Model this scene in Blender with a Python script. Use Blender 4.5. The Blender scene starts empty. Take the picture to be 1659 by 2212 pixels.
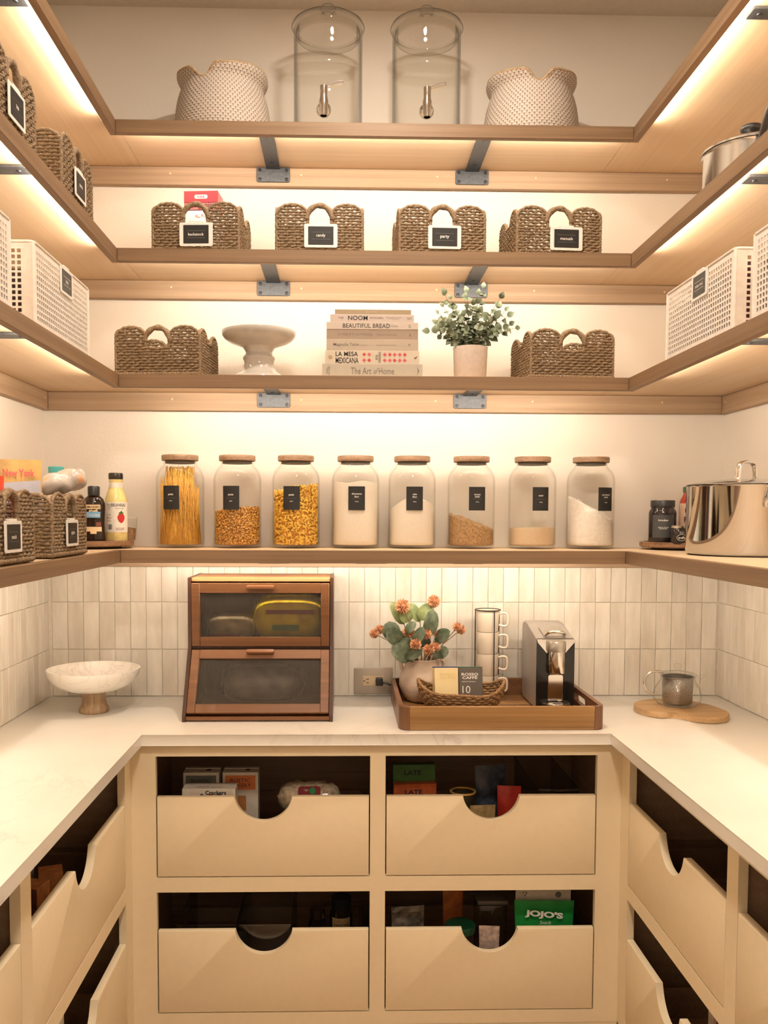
import bpy, bmesh, math, random
from mathutils import Vector, Matrix
R = math.radians
random.seed(7)
SC = bpy.context.scene
COL = SC.collection

# ------------------------------------------------------------------ camera
cd = bpy.data.cameras.new('camera')
cam = bpy.data.objects.new('camera', cd)
COL.objects.link(cam)
cd.sensor_fit = 'VERTICAL'
cd.sensor_height = 36.0
cd.lens = 1920.0 / 2212.0 * 36.0
cd.shift_x = (829.5 - 790.75) / 2212.0
cd.shift_y = (1221.98 - 1106.0) / 2212.0
cd.clip_start = 0.02
CZ = 1.5173
cam.matrix_world = Matrix(((0.99968418, -0.00209872, -0.02504278, 0.0),
                           (-0.02488517, 0.05625076, -0.9981065, 0.0),
                           (0.00350342, 0.99841447, 0.05618077, CZ),
                           (0, 0, 0, 1)))
SC.camera = cam

# ------------------------------------------------------------------ world, light, exposure
SC.view_settings.view_transform = 'Standard'
SC.view_settings.look = 'None'
SC.view_settings.exposure = 0.12
SC.view_settings.gamma = 1.0
SC.view_settings.use_curve_mapping = False
SC.cycles.max_bounces = 8
SC.cycles.diffuse_bounces = 4
SC.cycles.glossy_bounces = 3
SC.cycles.transmission_bounces = 6
SC.cycles.transparent_max_bounces = 16
SC.cycles.caustics_reflective = False
SC.cycles.caustics_refractive = False
SC.cycles.sample_clamp_indirect = 4.0
SC.cycles.use_denoising = True
SC.cycles.use_adaptive_sampling = True
SC.cycles.adaptive_threshold = 0.09
SC.cycles.adaptive_min_samples = 16
wd = bpy.data.worlds.new('world'); SC.world = wd
wd.use_nodes = True
wd.node_tree.nodes['Background'].inputs[0].default_value = (1.0, 0.86, 0.70, 1)
wd.node_tree.nodes['Background'].inputs[1].default_value = 0.0

LED_COL = (1.0, 0.85, 0.675)
LED_W = 3.15
LAMP_W = 19.0
def area(name, loc, rot, sx, sy, watts, col, parent=None, spread=180):
    l = bpy.data.lights.new(name, 'AREA'); l.shape = 'RECTANGLE'; l.size = sx; l.size_y = sy
    l.energy = watts; l.color = col; l.spread = R(spread)
    o = bpy.data.objects.new(name, l); COL.objects.link(o)
    o.location = loc; o.rotation_euler = rot
    if parent: o.parent = parent
    return o

# ------------------------------------------------------------------ measures of the room (metres)
YW, XL, XR, ZC = 2.955, -0.9814, 1.269, 3.1392        # back wall, side walls, ceiling
YS, SL, SR = 2.6183, -0.6543, 0.8369                  # front edges of the shelves
SZ = [2.6439, 2.2838, 1.9251, 1.4144]                 # shelf tops
HF, TS, HK, TK = 0.0381, 0.009, 0.0585, 0.019         # fascia height, board, cleat
YC, CL, CR, CT, CTH = 2.4224, -0.5546, 0.7451, 0.915, 0.0306
YD, DL, DR = 2.4504, -0.5908, 0.7853                  # cabinet faces
YN = 0.85                                             # near end of side shelves and counters
YF = -1.3                                             # wall behind the camera

# ------------------------------------------------------------------ helpers
def tag(o, label=None, cat=None, group=None, kind=None):
    if label: o['label'] = label
    if cat: o['category'] = cat
    if group: o['group'] = group
    if kind: o['kind'] = kind
    return o

def thing(name, label, cat, loc=(0, 0, 0), rz=0.0, group=None):
    o = bpy.data.objects.new(name, None); COL.objects.link(o)
    o.empty_display_size = 0.02
    o.location = loc; o.rotation_euler = (0, 0, rz)
    return tag(o, label, cat, group)

def copy_tree(o, parent=None):
    c = o.copy(); COL.objects.link(c); c.parent = parent
    for ch in list(o.children): copy_tree(ch, c)
    return c

def obj(name, bm, mat, parent=None, smooth=40):
    bmesh.ops.recalc_face_normals(bm, faces=bm.faces)
    me = bpy.data.meshes.new(name); bm.to_mesh(me); bm.free()
    return mobj(name, me, mat, parent, smooth)

def mobj(name, me, mat, parent=None, smooth=40):
    for m in (mat if isinstance(mat, (list, tuple)) else [mat]): me.materials.append(m)
    if smooth:
        me.polygons.foreach_set('use_smooth', [True] * len(me.polygons))
        if smooth < 180: me.set_sharp_from_angle(angle=R(smooth))
    o = bpy.data.objects.new(name, me); COL.objects.link(o)
    if parent: o.parent = parent
    return o

def struct(name, bm, mat, smooth=40):
    return tag(obj(name, bm, mat, None, smooth), kind='structure')

def nb(): return bmesh.new()

def box(bm, x0, x1, y0, y1, z0, z1, bev=0.0, seg=2, mi=0):
    vs = [bm.verts.new((x, y, z)) for x in (x0, x1) for y in (y0, y1) for z in (z0, z1)]
    idx = [(0, 1, 3, 2), (4, 6, 7, 5), (0, 4, 5, 1), (2, 3, 7, 6), (0, 2, 6, 4), (1, 5, 7, 3)]
    fs = [bm.faces.new([vs[i] for i in f]) for f in idx]
    for f in fs: f.material_index = mi
    if bev:
        es = list({e for f in fs for e in f.edges})
        r = bmesh.ops.bevel(bm, geom=es, offset=bev, segments=seg, profile=0.5, affect='EDGES')
        for f in r['faces']: f.material_index = mi
    return bm

def lathe(bm, prof, n=48, cx=0.0, cy=0.0, mi=0, sx=1.0, sy=1.0):
    rings = []
    for r, z in prof:
        if r < 1e-6: rings.append([bm.verts.new((cx, cy, z))])
        else: rings.append([bm.verts.new((cx + sx * r * math.cos(2 * math.pi * i / n), cy + sy * r * math.sin(2 * math.pi * i / n), z)) for i in range(n)])
    for a, b in zip(rings, rings[1:]):
        for i in range(n):
            j = (i + 1) % n
            if len(a) == 1 and len(b) == 1: continue
            if len(a) == 1: f = bm.faces.new((a[0], b[i], b[j]))
            elif len(b) == 1: f = bm.faces.new((a[i], b[0], a[j]))
            else: f = bm.faces.new((a[i], b[i], b[j], a[j]))
            f.material_index = mi
    return bm

def disc(bm, r, z, n=32, cx=0, cy=0, mi=0):
    f = bm.faces.new([bm.verts.new((cx + r * math.cos(2 * math.pi * i / n), cy + r * math.sin(2 * math.pi * i / n), z)) for i in range(n)])
    f.material_index = mi
    return bm

def tube(bm, pts, r, n=8, closed=False, cap=True, mi=0, flat=1.0, up=None):
    pts = [Vector(p) for p in pts]; m = len(pts)
    rs = r if isinstance(r, (list, tuple)) else [r] * m
    rings = []; prev = None
    for i, p in enumerate(pts):
        if closed: t = pts[(i + 1) % m] - pts[i - 1]
        else: t = pts[min(i + 1, m - 1)] - pts[max(i - 1, 0)]
        if t.length < 1e-9: t = Vector((0, 0, 1))
        t.normalize()
        if prev is None:
            a = Vector(up) if up else (Vector((0, 0, 1)) if abs(t.z) < 0.9 else Vector((1, 0, 0)))
            nrm = (a - t * a.dot(t)).normalized()
        else:
            nrm = prev - t * prev.dot(t)
            if nrm.length < 1e-6: nrm = Vector((1, 0, 0))
            nrm.normalize()
        prev = nrm; bn = t.cross(nrm)
        rings.append([bm.verts.new(p + (nrm * math.cos(2 * math.pi * k / n) + bn * math.sin(2 * math.pi * k / n) * flat) * rs[i]) for k in range(n)])
    rng = range(m if closed else m - 1)
    for i in rng:
        a, b = rings[i], rings[(i + 1) % m]
        for k in range(n):
            l = (k + 1) % n
            bm.faces.new((a[k], a[l], b[l], b[k])).material_index = mi
    if not closed and cap:
        bm.faces.new(rings[0][::-1]).material_index = mi
        bm.faces.new(rings[-1]).material_index = mi
    return bm

def curve(pts, k=4):
    """the same path with k smooth steps between its points"""
    P = [Vector(p) for p in pts]; out = []
    for i in range(len(P) - 1):
        a, b, c, d = P[max(i - 1, 0)], P[i], P[i + 1], P[min(i + 2, len(P) - 1)]
        for j in range(k):
            s = j / k; out.append(.5 * ((2 * b) + (c - a) * s + (2 * a - 5 * b + 4 * c - d) * s * s + (3 * b - a - 3 * c + d) * s ** 3))
    return out + [P[-1]]

def prism(bm, poly, d0, d1, axis='y', bev=0.0, seg=2, mi=0):
    """a 2-D outline pushed from d0 to d1 along an axis"""
    def mk(p, d):
        return {'y': (p[0], d, p[1]), 'x': (d, p[0], p[1]), 'z': (p[0], p[1], d)}[axis]
    a = [bm.verts.new(mk(p, d0)) for p in poly]; b = [bm.verts.new(mk(p, d1)) for p in poly]
    fs = [bm.faces.new(a[::-1]), bm.faces.new(b)]
    n = len(poly)
    for i in range(n): fs.append(bm.faces.new((a[i], a[(i + 1) % n], b[(i + 1) % n], b[i])))
    for f in fs: f.material_index = mi
    if bev:
        es = list(fs[0].edges) + list(fs[1].edges)
        r = bmesh.ops.bevel(bm, geom=es, offset=bev, segments=seg, profile=0.5, affect='EDGES')
        for f in r['faces']: f.material_index = mi
    return bm

def rrect(x0, x1, y0, y1, r, n=5):
    pts = []
    for cx, cy, a0 in ((x1 - r, y1 - r, 0), (x0 + r, y1 - r, 90), (x0 + r, y0 + r, 180), (x1 - r, y0 + r, 270)):
        for i in range(n + 1):
            a = R(a0 + 90 * i / n); pts.append((cx + r * math.cos(a), cy + r * math.sin(a)))
    return pts

def xform(bm, M):
    bmesh.ops.transform(bm, matrix=M, verts=bm.verts); return bm

_tc = {}
def text_mesh(s, width=None, height=None, extrude=0.0002, spacing=1.0, bold=0.0, shear=0.0, line=0.9):
    """lettering as a mesh centred on the origin in the xz plane, facing -y"""
    c = bpy.data.curves.new('lettering', 'FONT'); c.body = s; c.size = 1.0; c.align_x = 'CENTER'
    c.resolution_u = 4 if len(s) < 8 else 2; c.space_character = spacing; c.offset = bold; c.shear = shear; c.space_line = line
    o = bpy.data.objects.new('lettering_tmp', c)
    COL.objects.link(o)
    dg = bpy.context.evaluated_depsgraph_get()
    me = bpy.data.meshes.new_from_object(o.evaluated_get(dg))
    bpy.data.objects.remove(o); bpy.data.curves.remove(c)
    xs = [v.co.x for v in me.vertices]; ys = [v.co.y for v in me.vertices]
    x0, x1, y0, y1 = min(xs), max(xs), min(ys), max(ys)
    kx = ky = None
    if width: kx = width / (x1 - x0)
    if height: ky = height / (y1 - y0)
    kx = kx or ky; ky = ky or kx
    for v in me.vertices:
        x, y = v.co.x, v.co.y
        v.co = ((x - (x0 + x1) / 2) * kx, -extrude, (y - (y0 + y1) / 2) * ky)
    return me

def text(parent, s, mat, loc, width=None, height=None, rot=(0, 0, 0), **k):
    o = mobj('lettering', text_mesh(s, width, height, **k), mat, parent, 0)
    o.location = loc; o.rotation_euler = rot; o['kind'] = 'stuff'
    return o

# ------------------------------------------------------------------ materials
class NT:
    def __init__(s, name):
        s.m = bpy.data.materials.new(name); s.m.use_nodes = True
        s.t = s.m.node_tree; s.n = s.t.nodes; s.b = s.n['Principled BSDF']; s.out = s.n['Material Output']
    def a(s, typ, **k):
        n = s.n.new(typ)
        for kk, v in k.items():
            if kk.startswith('i_'): n.inputs[kk[2:].replace('_', ' ')].default_value = v
            else: setattr(n, kk, v)
        return n
    def l(s, x, y): s.t.links.new(x, y)
    def coord(s, scale=(1, 1, 1), loc=(0, 0, 0), rot=(0, 0, 0), kind='Object'):
        tc = s.a('ShaderNodeTexCoord'); mp = s.a('ShaderNodeMapping')
        mp.inputs['Scale'].default_value = scale; mp.inputs['Location'].default_value = loc; mp.inputs['Rotation'].default_value = rot
        s.l(tc.outputs[kind], mp.inputs[0]); return mp.outputs[0]
    def ramp(s, fac, stops):
        r = s.a('ShaderNodeValToRGB'); e = r.color_ramp.elements
        while len(e) < len(stops): e.new(0.5)
        for el, (p, c) in zip(e, stops): el.position = p; el.color = (*c, 1)
        s.l(fac, r.inputs[0]); return r.outputs[0]
    def noise(s, vec, scale, detail=3, rough=0.5, dist=0.0, out='Fac'):
        n = s.a('ShaderNodeTexNoise'); n.inputs['Scale'].default_value = scale; n.inputs['Detail'].default_value = detail
        n.inputs['Roughness'].default_value = rough; n.inputs['Distortion'].default_value = dist
        if vec: s.l(vec, n.inputs['Vector'])
        return n.outputs[out]
    def bump(s, h, strength=0.2, dist=0.002):
        b = s.a('ShaderNodeBump'); b.inputs['Strength'].default_value = strength; b.inputs['Distance'].default_value = dist
        s.l(h, b.inputs['Height']); s.l(b.outputs[0], s.b.inputs['Normal']); return b
    def mix(s, fac, a, b, typ='MIX'):
        m = s.a('ShaderNodeMix'); m.data_type = 'RGBA'; m.blend_type = typ
        for sock, v in ((m.inputs[0], fac), (m.inputs[6], a), (m.inputs[7], b)):
            if isinstance(v, (int, float)): sock.default_value = v
            elif isinstance(v, tuple): sock.default_value = (*v, 1) if len(v) == 3 else v
            else: s.l(v, sock)
        return m.outputs[2]
    def set(s, col=None, rough=0.5, metal=0.0, spec=None, coat=0.0, sheen=0.0):
        if col is not None:
            if isinstance(col, tuple): s.b.inputs['Base Color'].default_value = (*col, 1)
            else: s.l(col, s.b.inputs['Base Color'])
        s.b.inputs['Roughness'].default_value = rough; s.b.inputs['Metallic'].default_value = metal
        if spec is not None: s.b.inputs['Specular IOR Level'].default_value = spec
        if coat: s.b.inputs['Coat Weight'].default_value = coat
        if sheen: s.b.inputs['Sheen Weight'].default_value = sheen
        return s.m

def srgb(r, g, b):
    f = lambda c: ((c / 255 + 0.055) / 1.055) ** 2.4 if c > 10.3 else c / 255 / 12.92
    return (f(r), f(g), f(b))

MC = {}
def plain(name, col, rough=0.5, metal=0.0, nscale=60.0, var=0.06, bump=0.0, spec=None, coat=0.0):
    """a procedural material of one colour with slight unevenness"""
    if name in MC: return MC[name]
    t = NT(name); v = t.coord()
    nz = t.noise(v, nscale, 3)
    c = t.ramp(nz, [(0.3, tuple(max(0, x * (1 - var)) for x in col)), (0.7, tuple(min(1, x * (1 + var)) for x in col))])
    if bump: t.bump(t.noise(v, nscale * 6, 3), bump, 0.001)
    MC[name] = t.set(c, rough, metal, spec, coat); return MC[name]

def wood(name, dark, mid, light, axis='x', scale=1.0, rough=0.5, rings=9.0, rnd=True, bump=0.12, coat=0.0):
    if name in MC: return MC[name]
    t = NT(name)
    st = {'x': (1.2, 14, 14), 'y': (14, 1.2, 14), 'z': (14, 14, 1.2)}[axis]
    tc = t.a('ShaderNodeTexCoord'); vec = tc.outputs['Object']
    if rnd:
        oi = t.a('ShaderNodeObjectInfo'); cm = t.a('ShaderNodeCombineXYZ')
        ml = t.a('ShaderNodeMath', operation='MULTIPLY'); ml.inputs[1].default_value = 17.0
        t.l(oi.outputs['Random'], ml.inputs[0])
        for i in range(3): t.l(ml.outputs[0], cm.inputs[i])
        ad = t.a('ShaderNodeVectorMath', operation='ADD'); t.l(vec, ad.inputs[0]); t.l(cm.outputs[0], ad.inputs[1]); vec = ad.outputs[0]
    mp = t.a('ShaderNodeMapping'); mp.inputs['Scale'].default_value = tuple(x * scale for x in st); t.l(vec, mp.inputs[0]); v = mp.outputs[0]
    n1 = t.noise(v, 1.0, 4, 0.55, 0.6)
    mp2 = t.a('ShaderNodeMapping'); mp2.inputs['Scale'].default_value = tuple(x * scale * 9 if x > 2 else x * scale * 1.6 for x in st); t.l(vec, mp2.inputs[0])
    n2 = t.noise(mp2.outputs[0], 1.0, 5, 0.65)
    w = t.a('ShaderNodeTexWave'); w.wave_type = 'BANDS'; w.bands_direction = 'Z' if axis != 'z' else 'X'
    w.inputs['Scale'].default_value = rings / 14; w.inputs['Distortion'].default_value = 5.0; w.inputs['Detail'].default_value = 2; w.inputs['Detail Scale'].default_value = 0.7
    t.l(v, w.inputs['Vector'])
    base = t.ramp(n1, [(0.25, dark), (0.5, mid), (0.75, light)])
    c = t.mix(0.35, base, t.ramp(w.outputs['Fac'], [(0.0, dark), (1.0, light)]))
    c = t.mix(0.45, c, t.ramp(n2, [(0.35, dark), (0.65, light)]))
    if bump: t.bump(n2, bump, 0.0006)
    MC[name] = t.set(c, rough, coat=coat); return MC[name]

def glass(name, tint=(1, 1, 1), edge=(0.78, 0.80, 0.78), refl=0.9, rough=0.0, base=0.014):
    """thin clear glass: light passes straight through, the surface reflects more towards grazing"""
    if name in MC: return MC[name]
    t = NT(name); t.n.remove(t.b)
    lw = t.a('ShaderNodeLayerWeight'); lw.inputs['Blend'].default_value = 0.5
    pw = t.a('ShaderNodeMath', operation='POWER'); pw.inputs[1].default_value = 4.0; t.l(lw.outputs['Facing'], pw.inputs[0])
    fr = t.a('ShaderNodeMath', operation='MULTIPLY_ADD'); fr.inputs[1].default_value = 0.5; fr.inputs[2].default_value = base; t.l(pw.outputs[0], fr.inputs[0])
    tr = t.a('ShaderNodeBsdfTransparent'); gl = t.a('ShaderNodeBsdfGlossy'); gl.inputs['Roughness'].default_value = rough
    gl.inputs['Color'].default_value = (refl, refl, refl, 1)
    c = t.ramp(lw.outputs['Facing'], [(0.0, tint), (0.6, tint), (1.0, edge)])
    t.l(c, tr.inputs['Color'])
    mx = t.a('ShaderNodeMixShader'); t.l(fr.outputs[0], mx.inputs[0]); t.l(tr.outputs[0], mx.inputs[1]); t.l(gl.outputs[0], mx.inputs[2])
    t.l(mx.outputs[0], t.out.inputs[0]); MC[name] = t.m
    return t.m

def emit(name, col, strength):
    t = NT(name); t.n.remove(t.b); e = t.a('ShaderNodeEmission'); e.inputs[0].default_value = (*col, 1); e.inputs[1].default_value = strength
    t.l(e.outputs[0], t.out.inputs[0]); t.m.cycles.emission_sampling = 'NONE'; return t.m

# ================================================================== setting
def m_wall():
    t = NT('painted_plaster'); v = t.coord()
    n = t.noise(v, 90, 3); n2 = t.noise(v, 3, 2)
    t.bump(n, 0.16, 0.004)
    return t.set(t.ramp(n2, [(0.3, (0.77, 0.72, 0.655)), (0.7, (0.81, 0.76, 0.695))]), 0.75)
WALL = m_wall()
CEIL = plain('ceiling_paint', (0.66, 0.60, 0.53), 0.9, nscale=60, var=0.03, bump=0.1)
PAINT = plain('cabinet_paint', srgb(240, 225, 194), 0.42, nscale=40, var=0.015, bump=0.02)
OAK = wood('oak_x', (0.29, 0.19, 0.115), (0.38, 0.26, 0.165), (0.47, 0.335, 0.22), 'x', rough=0.55)
OAKY = wood('oak_y', (0.29, 0.19, 0.115), (0.38, 0.26, 0.165), (0.47, 0.335, 0.22), 'y', rough=0.55)
EDGEX = wood('dark_oak_x', (0.17, 0.098, 0.053), (0.225, 0.138, 0.073), (0.29, 0.185, 0.102), 'x', rough=0.5)  # shelf front edges: oak grain in darker tones than the cleats
EDGEY = wood('dark_oak_y', (0.17, 0.098, 0.053), (0.225, 0.138, 0.073), (0.29, 0.185, 0.102), 'y', rough=0.5)
PLYX = wood('birch_x', (0.63, 0.46, 0.29), (0.69, 0.52, 0.345), (0.74, 0.575, 0.40), 'x', rough=0.5, scale=0.6)
PLYY = wood('birch_y', (0.63, 0.46, 0.29), (0.69, 0.52, 0.345), (0.74, 0.575, 0.40), 'y', rough=0.5, scale=0.6)
DARKWOOD = wood('cabinet_interior', (0.30, 0.20, 0.125), (0.37, 0.25, 0.16), (0.44, 0.31, 0.20), 'x', rough=0.5)
IRON = plain('iron', (0.085, 0.09, 0.10), 0.42, 0.7, nscale=120, var=0.2, bump=0.08)
SCREW = plain('screw_iron', (0.03, 0.03, 0.035), 0.35, 0.6)
PINE = plain('wood_filler', (0.75, 0.55, 0.32), 0.6)

struct('wall_back', box(nb(), XL - .1, XR + .1, YW, YW + .1, 0, ZC), WALL)
struct('wall_left', box(nb(), XL - .1, XL, YF, YW, 0, ZC), WALL)
struct('wall_right', box(nb(), XR, XR + .1, YF, YW, 0, ZC), WALL)
struct('wall_front', box(nb(), XL - .1, XR + .1, YF - .1, YF, 0, ZC), WALL)
struct('ceiling', box(nb(), XL - .1, XR + .1, YF - .1, YW + .1, ZC, ZC + .1), CEIL)
struct('floor', box(nb(), XL - .1, XR + .1, YF - .1, YW + .1, -.1, 0), wood('floor_oak', (.25, .15, .08), (.33, .21, .12), (.42, .28, .17), 'y', rough=.45))

# ---- backsplash tiles, each one its own piece of the wall it is set on
def m_tile():
    t = NT('glazed_tile'); oi = t.a('ShaderNodeObjectInfo')
    v = t.coord((1, 1, 1))
    ad = t.a('ShaderNodeVectorMath', operation='ADD'); cm = t.a('ShaderNodeCombineXYZ')
    ml = t.a('ShaderNodeMath', operation='MULTIPLY'); ml.inputs[1].default_value = 31.0
    t.l(oi.outputs['Random'], ml.inputs[0]); t.l(ml.outputs[0], cm.inputs[0]); t.l(ml.outputs[0], cm.inputs[1])
    t.l(v, ad.inputs[0]); t.l(cm.outputs[0], ad.inputs[1])
    mp = t.a('ShaderNodeMapping'); mp.inputs['Scale'].default_value = (30, 30, 6); t.l(ad.outputs[0], mp.inputs[0])
    n = t.noise(mp.outputs[0], 1.0, 3, 0.6)
    base = t.ramp(oi.outputs['Random'], [(0.0, (0.58, 0.535, 0.465)), (0.5, (0.69, 0.65, 0.585)), (1.0, (0.77, 0.735, 0.67))])
    c = t.mix(0.5, base, t.ramp(n, [(0.3, (0.53, 0.475, 0.40)), (0.7, (0.77, 0.735, 0.67))]))
    n3 = t.noise(ad.outputs[0], 14, 2)
    t.bump(n3, 0.25, 0.004)
    return t.set(c, 0.22, spec=0.45)
TILE = m_tile(); GROUT = plain('grout', (0.74, 0.68, 0.59), 0.85)
def tile_mesh(w, h, k):
    bm = nb(); box(bm, -w / 2, w / 2, -.0035, .0035, -h / 2, h / 2, .0011, 1)
    rg = random.Random(k)
    for vv in bm.verts:
        vv.co.x += rg.uniform(-.0004, .0004); vv.co.z += rg.uniform(-.0005, .0005); vv.co.y += rg.uniform(-.0003, .0003)
    bmesh.ops.recalc_face_normals(bm, faces=bm.faces)
    me = bpy.data.meshes.new('tile'); bm.to_mesh(me); bm.free(); me.materials.append(TILE); return me
TW, TH = 0.0516, 0.1583
ROWS = [(CT, 1.0725), (1.0725, 1.2298), (1.2298, 1.3477)]
TM = {}
for ri, (z0, z1) in enumerate(ROWS):
    TM[ri] = [tile_mesh(TW - .0012, z1 - z0 - .0013, 10 * ri + k) for k in range(3)]
def tiles(wall, place, n, rg):
    for ri, (z0, z1) in enumerate(ROWS):
        for c in range(n):
            o = bpy.data.objects.new('tile', rg.choice(TM[ri])); COL.objects.link(o); o.parent = wall
            loc, rz = place(c)
            o.location = (loc[0], loc[1], (z0 + z1) / 2)
            o.rotation_euler = (R(rg.uniform(-.35, .35)), 0, rz + R(rg.uniform(-.9, .9)))
rg = random.Random(3)
W = bpy.data.objects
def bed(wall, bm):
    o = obj('grout_bed', bm, GROUT, W[wall]); return o
bed('wall_back', box(nb(), XL, XR, YW - .005, YW, CT, 1.348))
bed('wall_left', box(nb(), XL, XL + .005, YN, YW - .005, CT, 1.348))
bed('wall_right', box(nb(), XR - .005, XR, YN, YW - .005, CT, 1.348))
x00 = 1.2555
nbk = 43
tiles(W['wall_back'], lambda c: ((x00 - TW * (c + .5), YW - .0058, 0), 0.0), nbk, rg)
tiles(W['wall_left'], lambda c: ((XL + .0058, YW - .0105 - TW * (c + .5), 0), R(90)), 24, rg)
tiles(W['wall_right'], lambda c: ((XR - .0058, YW - .0105 - TW * (c + .5), 0), R(-90)), 22, rg)

# ---- shelves
LEDM = emit('led_diffuser', LED_COL, 4.0)
SHELF = {}
for i, z in enumerate(SZ):
    zu = z - TS
    # back
    lab = {0: 'top oak shelf on the back wall holding two glass dispensers', 1: 'oak shelf on the back wall holding four labelled seagrass baskets',
           2: 'oak shelf on the back wall holding the stack of cookbooks', 3: 'oak shelf on the back wall holding eight glass jars'}[i]
    s = thing('shelf', lab, 'shelf', (0, 0, 0), group='pantry shelves')
    SHELF[('back', i)] = s
    obj('board', box(nb(), SL + .0006, SR - .0006, YS + .019, YW - .0005, zu, z - .0003), PLYX, s, 0)
    obj('front_edge', box(nb(), SL + .0003, SR - .0003, YS, YS + .019, z - HF, z, .0012, 1), EDGEX, s)
    cl = obj('wall_cleat', box(nb(), XL + TK + .0005, XR - TK - .0005, YW - TK, YW - .0003, zu - HK, zu - .0004, .0012, 1), OAK, s)
    for k, xx in enumerate((-0.56, -0.14, 0.30, 0.62, 1.05)):
        d = nb(); lathe(d, [(0, .0012), (.003, .0009), (.0032, 0)], 10); xform(d, Matrix.Translation((xx, YW - TK + .0003, zu - .022)) @ Matrix.Rotation(R(90), 4, 'X'))
        obj('filled_nail', d, PINE, cl)
    obj('led_strip', box(nb(), SL + .02, SR - .02, YS + .0192, YS + .0235, zu - .021, zu - .012), LEDM, s, 0)
    area('led_lamp', ((SL + SR) / 2, YS + .026, zu - .0165), (R(78), 0, 0), SR - SL - .06, .008, LED_W * (SR - SL), LED_COL, s)
    # sides
    for sgn, xw, xf, wl in ((-1, XL, SL, 'left'), (1, XR, SR, 'right')):
        lab = {(-1, 0): 'top oak shelf along the left wall', (1, 0): 'top oak shelf along the right wall',
               (-1, 1): 'left wall oak shelf holding two dark labelled seagrass baskets', (1, 1): 'right wall oak shelf holding the lidded saucepan',
               (-1, 2): 'left wall oak shelf holding white perforated bins', (1, 2): 'right wall oak shelf holding white perforated bins',
               (-1, 3): 'left wall oak shelf holding the syrup and dressing bottles', (1, 3): 'right wall oak shelf holding the big steel stockpot'}[(sgn, i)]
        s = thing('shelf', lab, 'shelf', (0, 0, 0), group='pantry shelves')
        SHELF[(wl, i)] = s
        a, b = sorted((xw - sgn * .0005, xf + sgn * .019))
        obj('board', box(nb(), a, b, YN, YW - .0005, zu, z - .0003), PLYY, s, 0)
        # the part of the side board behind the back shelf's edge runs on to the seam
        a2, b2 = sorted((xf + sgn * .019, xf + sgn * .0004))
        obj('board', box(nb(), a2, b2, YS + .019, YW - .0005, zu, z - .0003), PLYY, s, 0)
        a, b = sorted((xf, xf + sgn * .019))
        obj('front_edge', box(nb(), a, b, YN, YS + .0188, z - HF, z, .0012, 1), EDGEY, s)
        a, b = sorted((xw - sgn * .0003, xw - sgn * TK))
        cl = obj('wall_cleat', box(nb(), a, b, YN, YW - .0003, zu - HK, zu - .0004, .0012, 1), OAKY, s)
        for yy in (2.93 - TK, 2.2, 1.75):
            d = nb(); lathe(d, [(0, .0012), (.003, .0009), (.0032, 0)], 10); xform(d, Matrix.Translation((xw - sgn * (TK - .0003), yy, zu - .022)) @ Matrix.Rotation(R(-90 * sgn), 4, 'Y'))
            obj('filled_nail', d, PINE, cl)
        a, b = sorted((xf + sgn * .0192, xf + sgn * .0235))
        obj('led_strip', box(nb(), a, b, YN + .05, YS - .05, zu - .021, zu - .012), LEDM, s, 0)
        ln = YS - YN - .12
        la = area('led_lamp', (xf + sgn * .026, (YS + YN) / 2, zu - .0165), (R(90), 0, R(-90 * sgn + 180) ), ln, .008, LED_W * ln, LED_COL, s)
        la.rotation_euler = (R(78), 0, R(-90 if sgn > 0 else 90))

# ---- iron brackets under the shelves: part of the shelf each one carries
def screw_mesh():
    d = nb(); lathe(d, [(0, .0012), (.0016, .0012), (.0018, .0024), (.0046, .0022), (.0056, 0)], 12)
    xform(d, Matrix.Rotation(R(90), 4, 'X')); me = bpy.data.meshes.new('screw'); d.to_mesh(me); d.free(); me.materials.append(SCREW); return me
def bolt_mesh():
    d = nb(); lathe(d, [(0, -.0008), (.002, -.002), (.0048, -.0016), (.0056, 0)], 12)
    me = bpy.data.meshes.new('bolt'); d.to_mesh(me); d.free(); me.materials.append(SCREW); return me
SCREWM, BOLTM = screw_mesh(), bolt_mesh()
def put_bracket(shelf, x, y, zu, rz, length):
    s = nb()
    prism(s, rrect(-.022, .022, -length, 0, .004, 2), .0165, .0225, 'z', .0006, 1)
    box(s, -.0225, .0225, -.0045, 0.0, .010, .0225)
    st = obj('bracket', s, IRON, shelf); st.location = (x, y, zu - .0232); st.rotation_euler = (0, 0, rz)
    p = nb(); prism(p, rrect(-.0535, .0535, -.0235, .0235, .006, 3), -.004, 0, 'y', .0008, 1)
    obj('mounting_plate', p, IRON, st)
    for sx in (-.043, .043):
        for sz in (-.0145, .0145):
            o = bpy.data.objects.new('screw', SCREWM); COL.objects.link(o); o.parent = st; o.location = (sx, -.004, sz)
    for yy in (-length + .022, -.06):
        o = bpy.data.objects.new('bolt', BOLTM); COL.objects.link(o); o.parent = st; o.location = (0, yy, .0165)
for i, z in enumerate(SZ):
    zu = z - TS
    for x in ((-0.2295, 0.0909, 0.4125) if i == 3 else (-0.2298, 0.4125)):
        put_bracket(SHELF[('back', i)], x, YW - TK - .0002, zu, 0, .27)
    if i < 3:
        put_bracket(SHELF[('left', i)], XL + TK + .0002, 2.0103, zu, R(90), .27)
        put_bracket(SHELF[('right', i)], XR - TK - .0002, 2.0103, zu, R(-90), .355)

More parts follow.
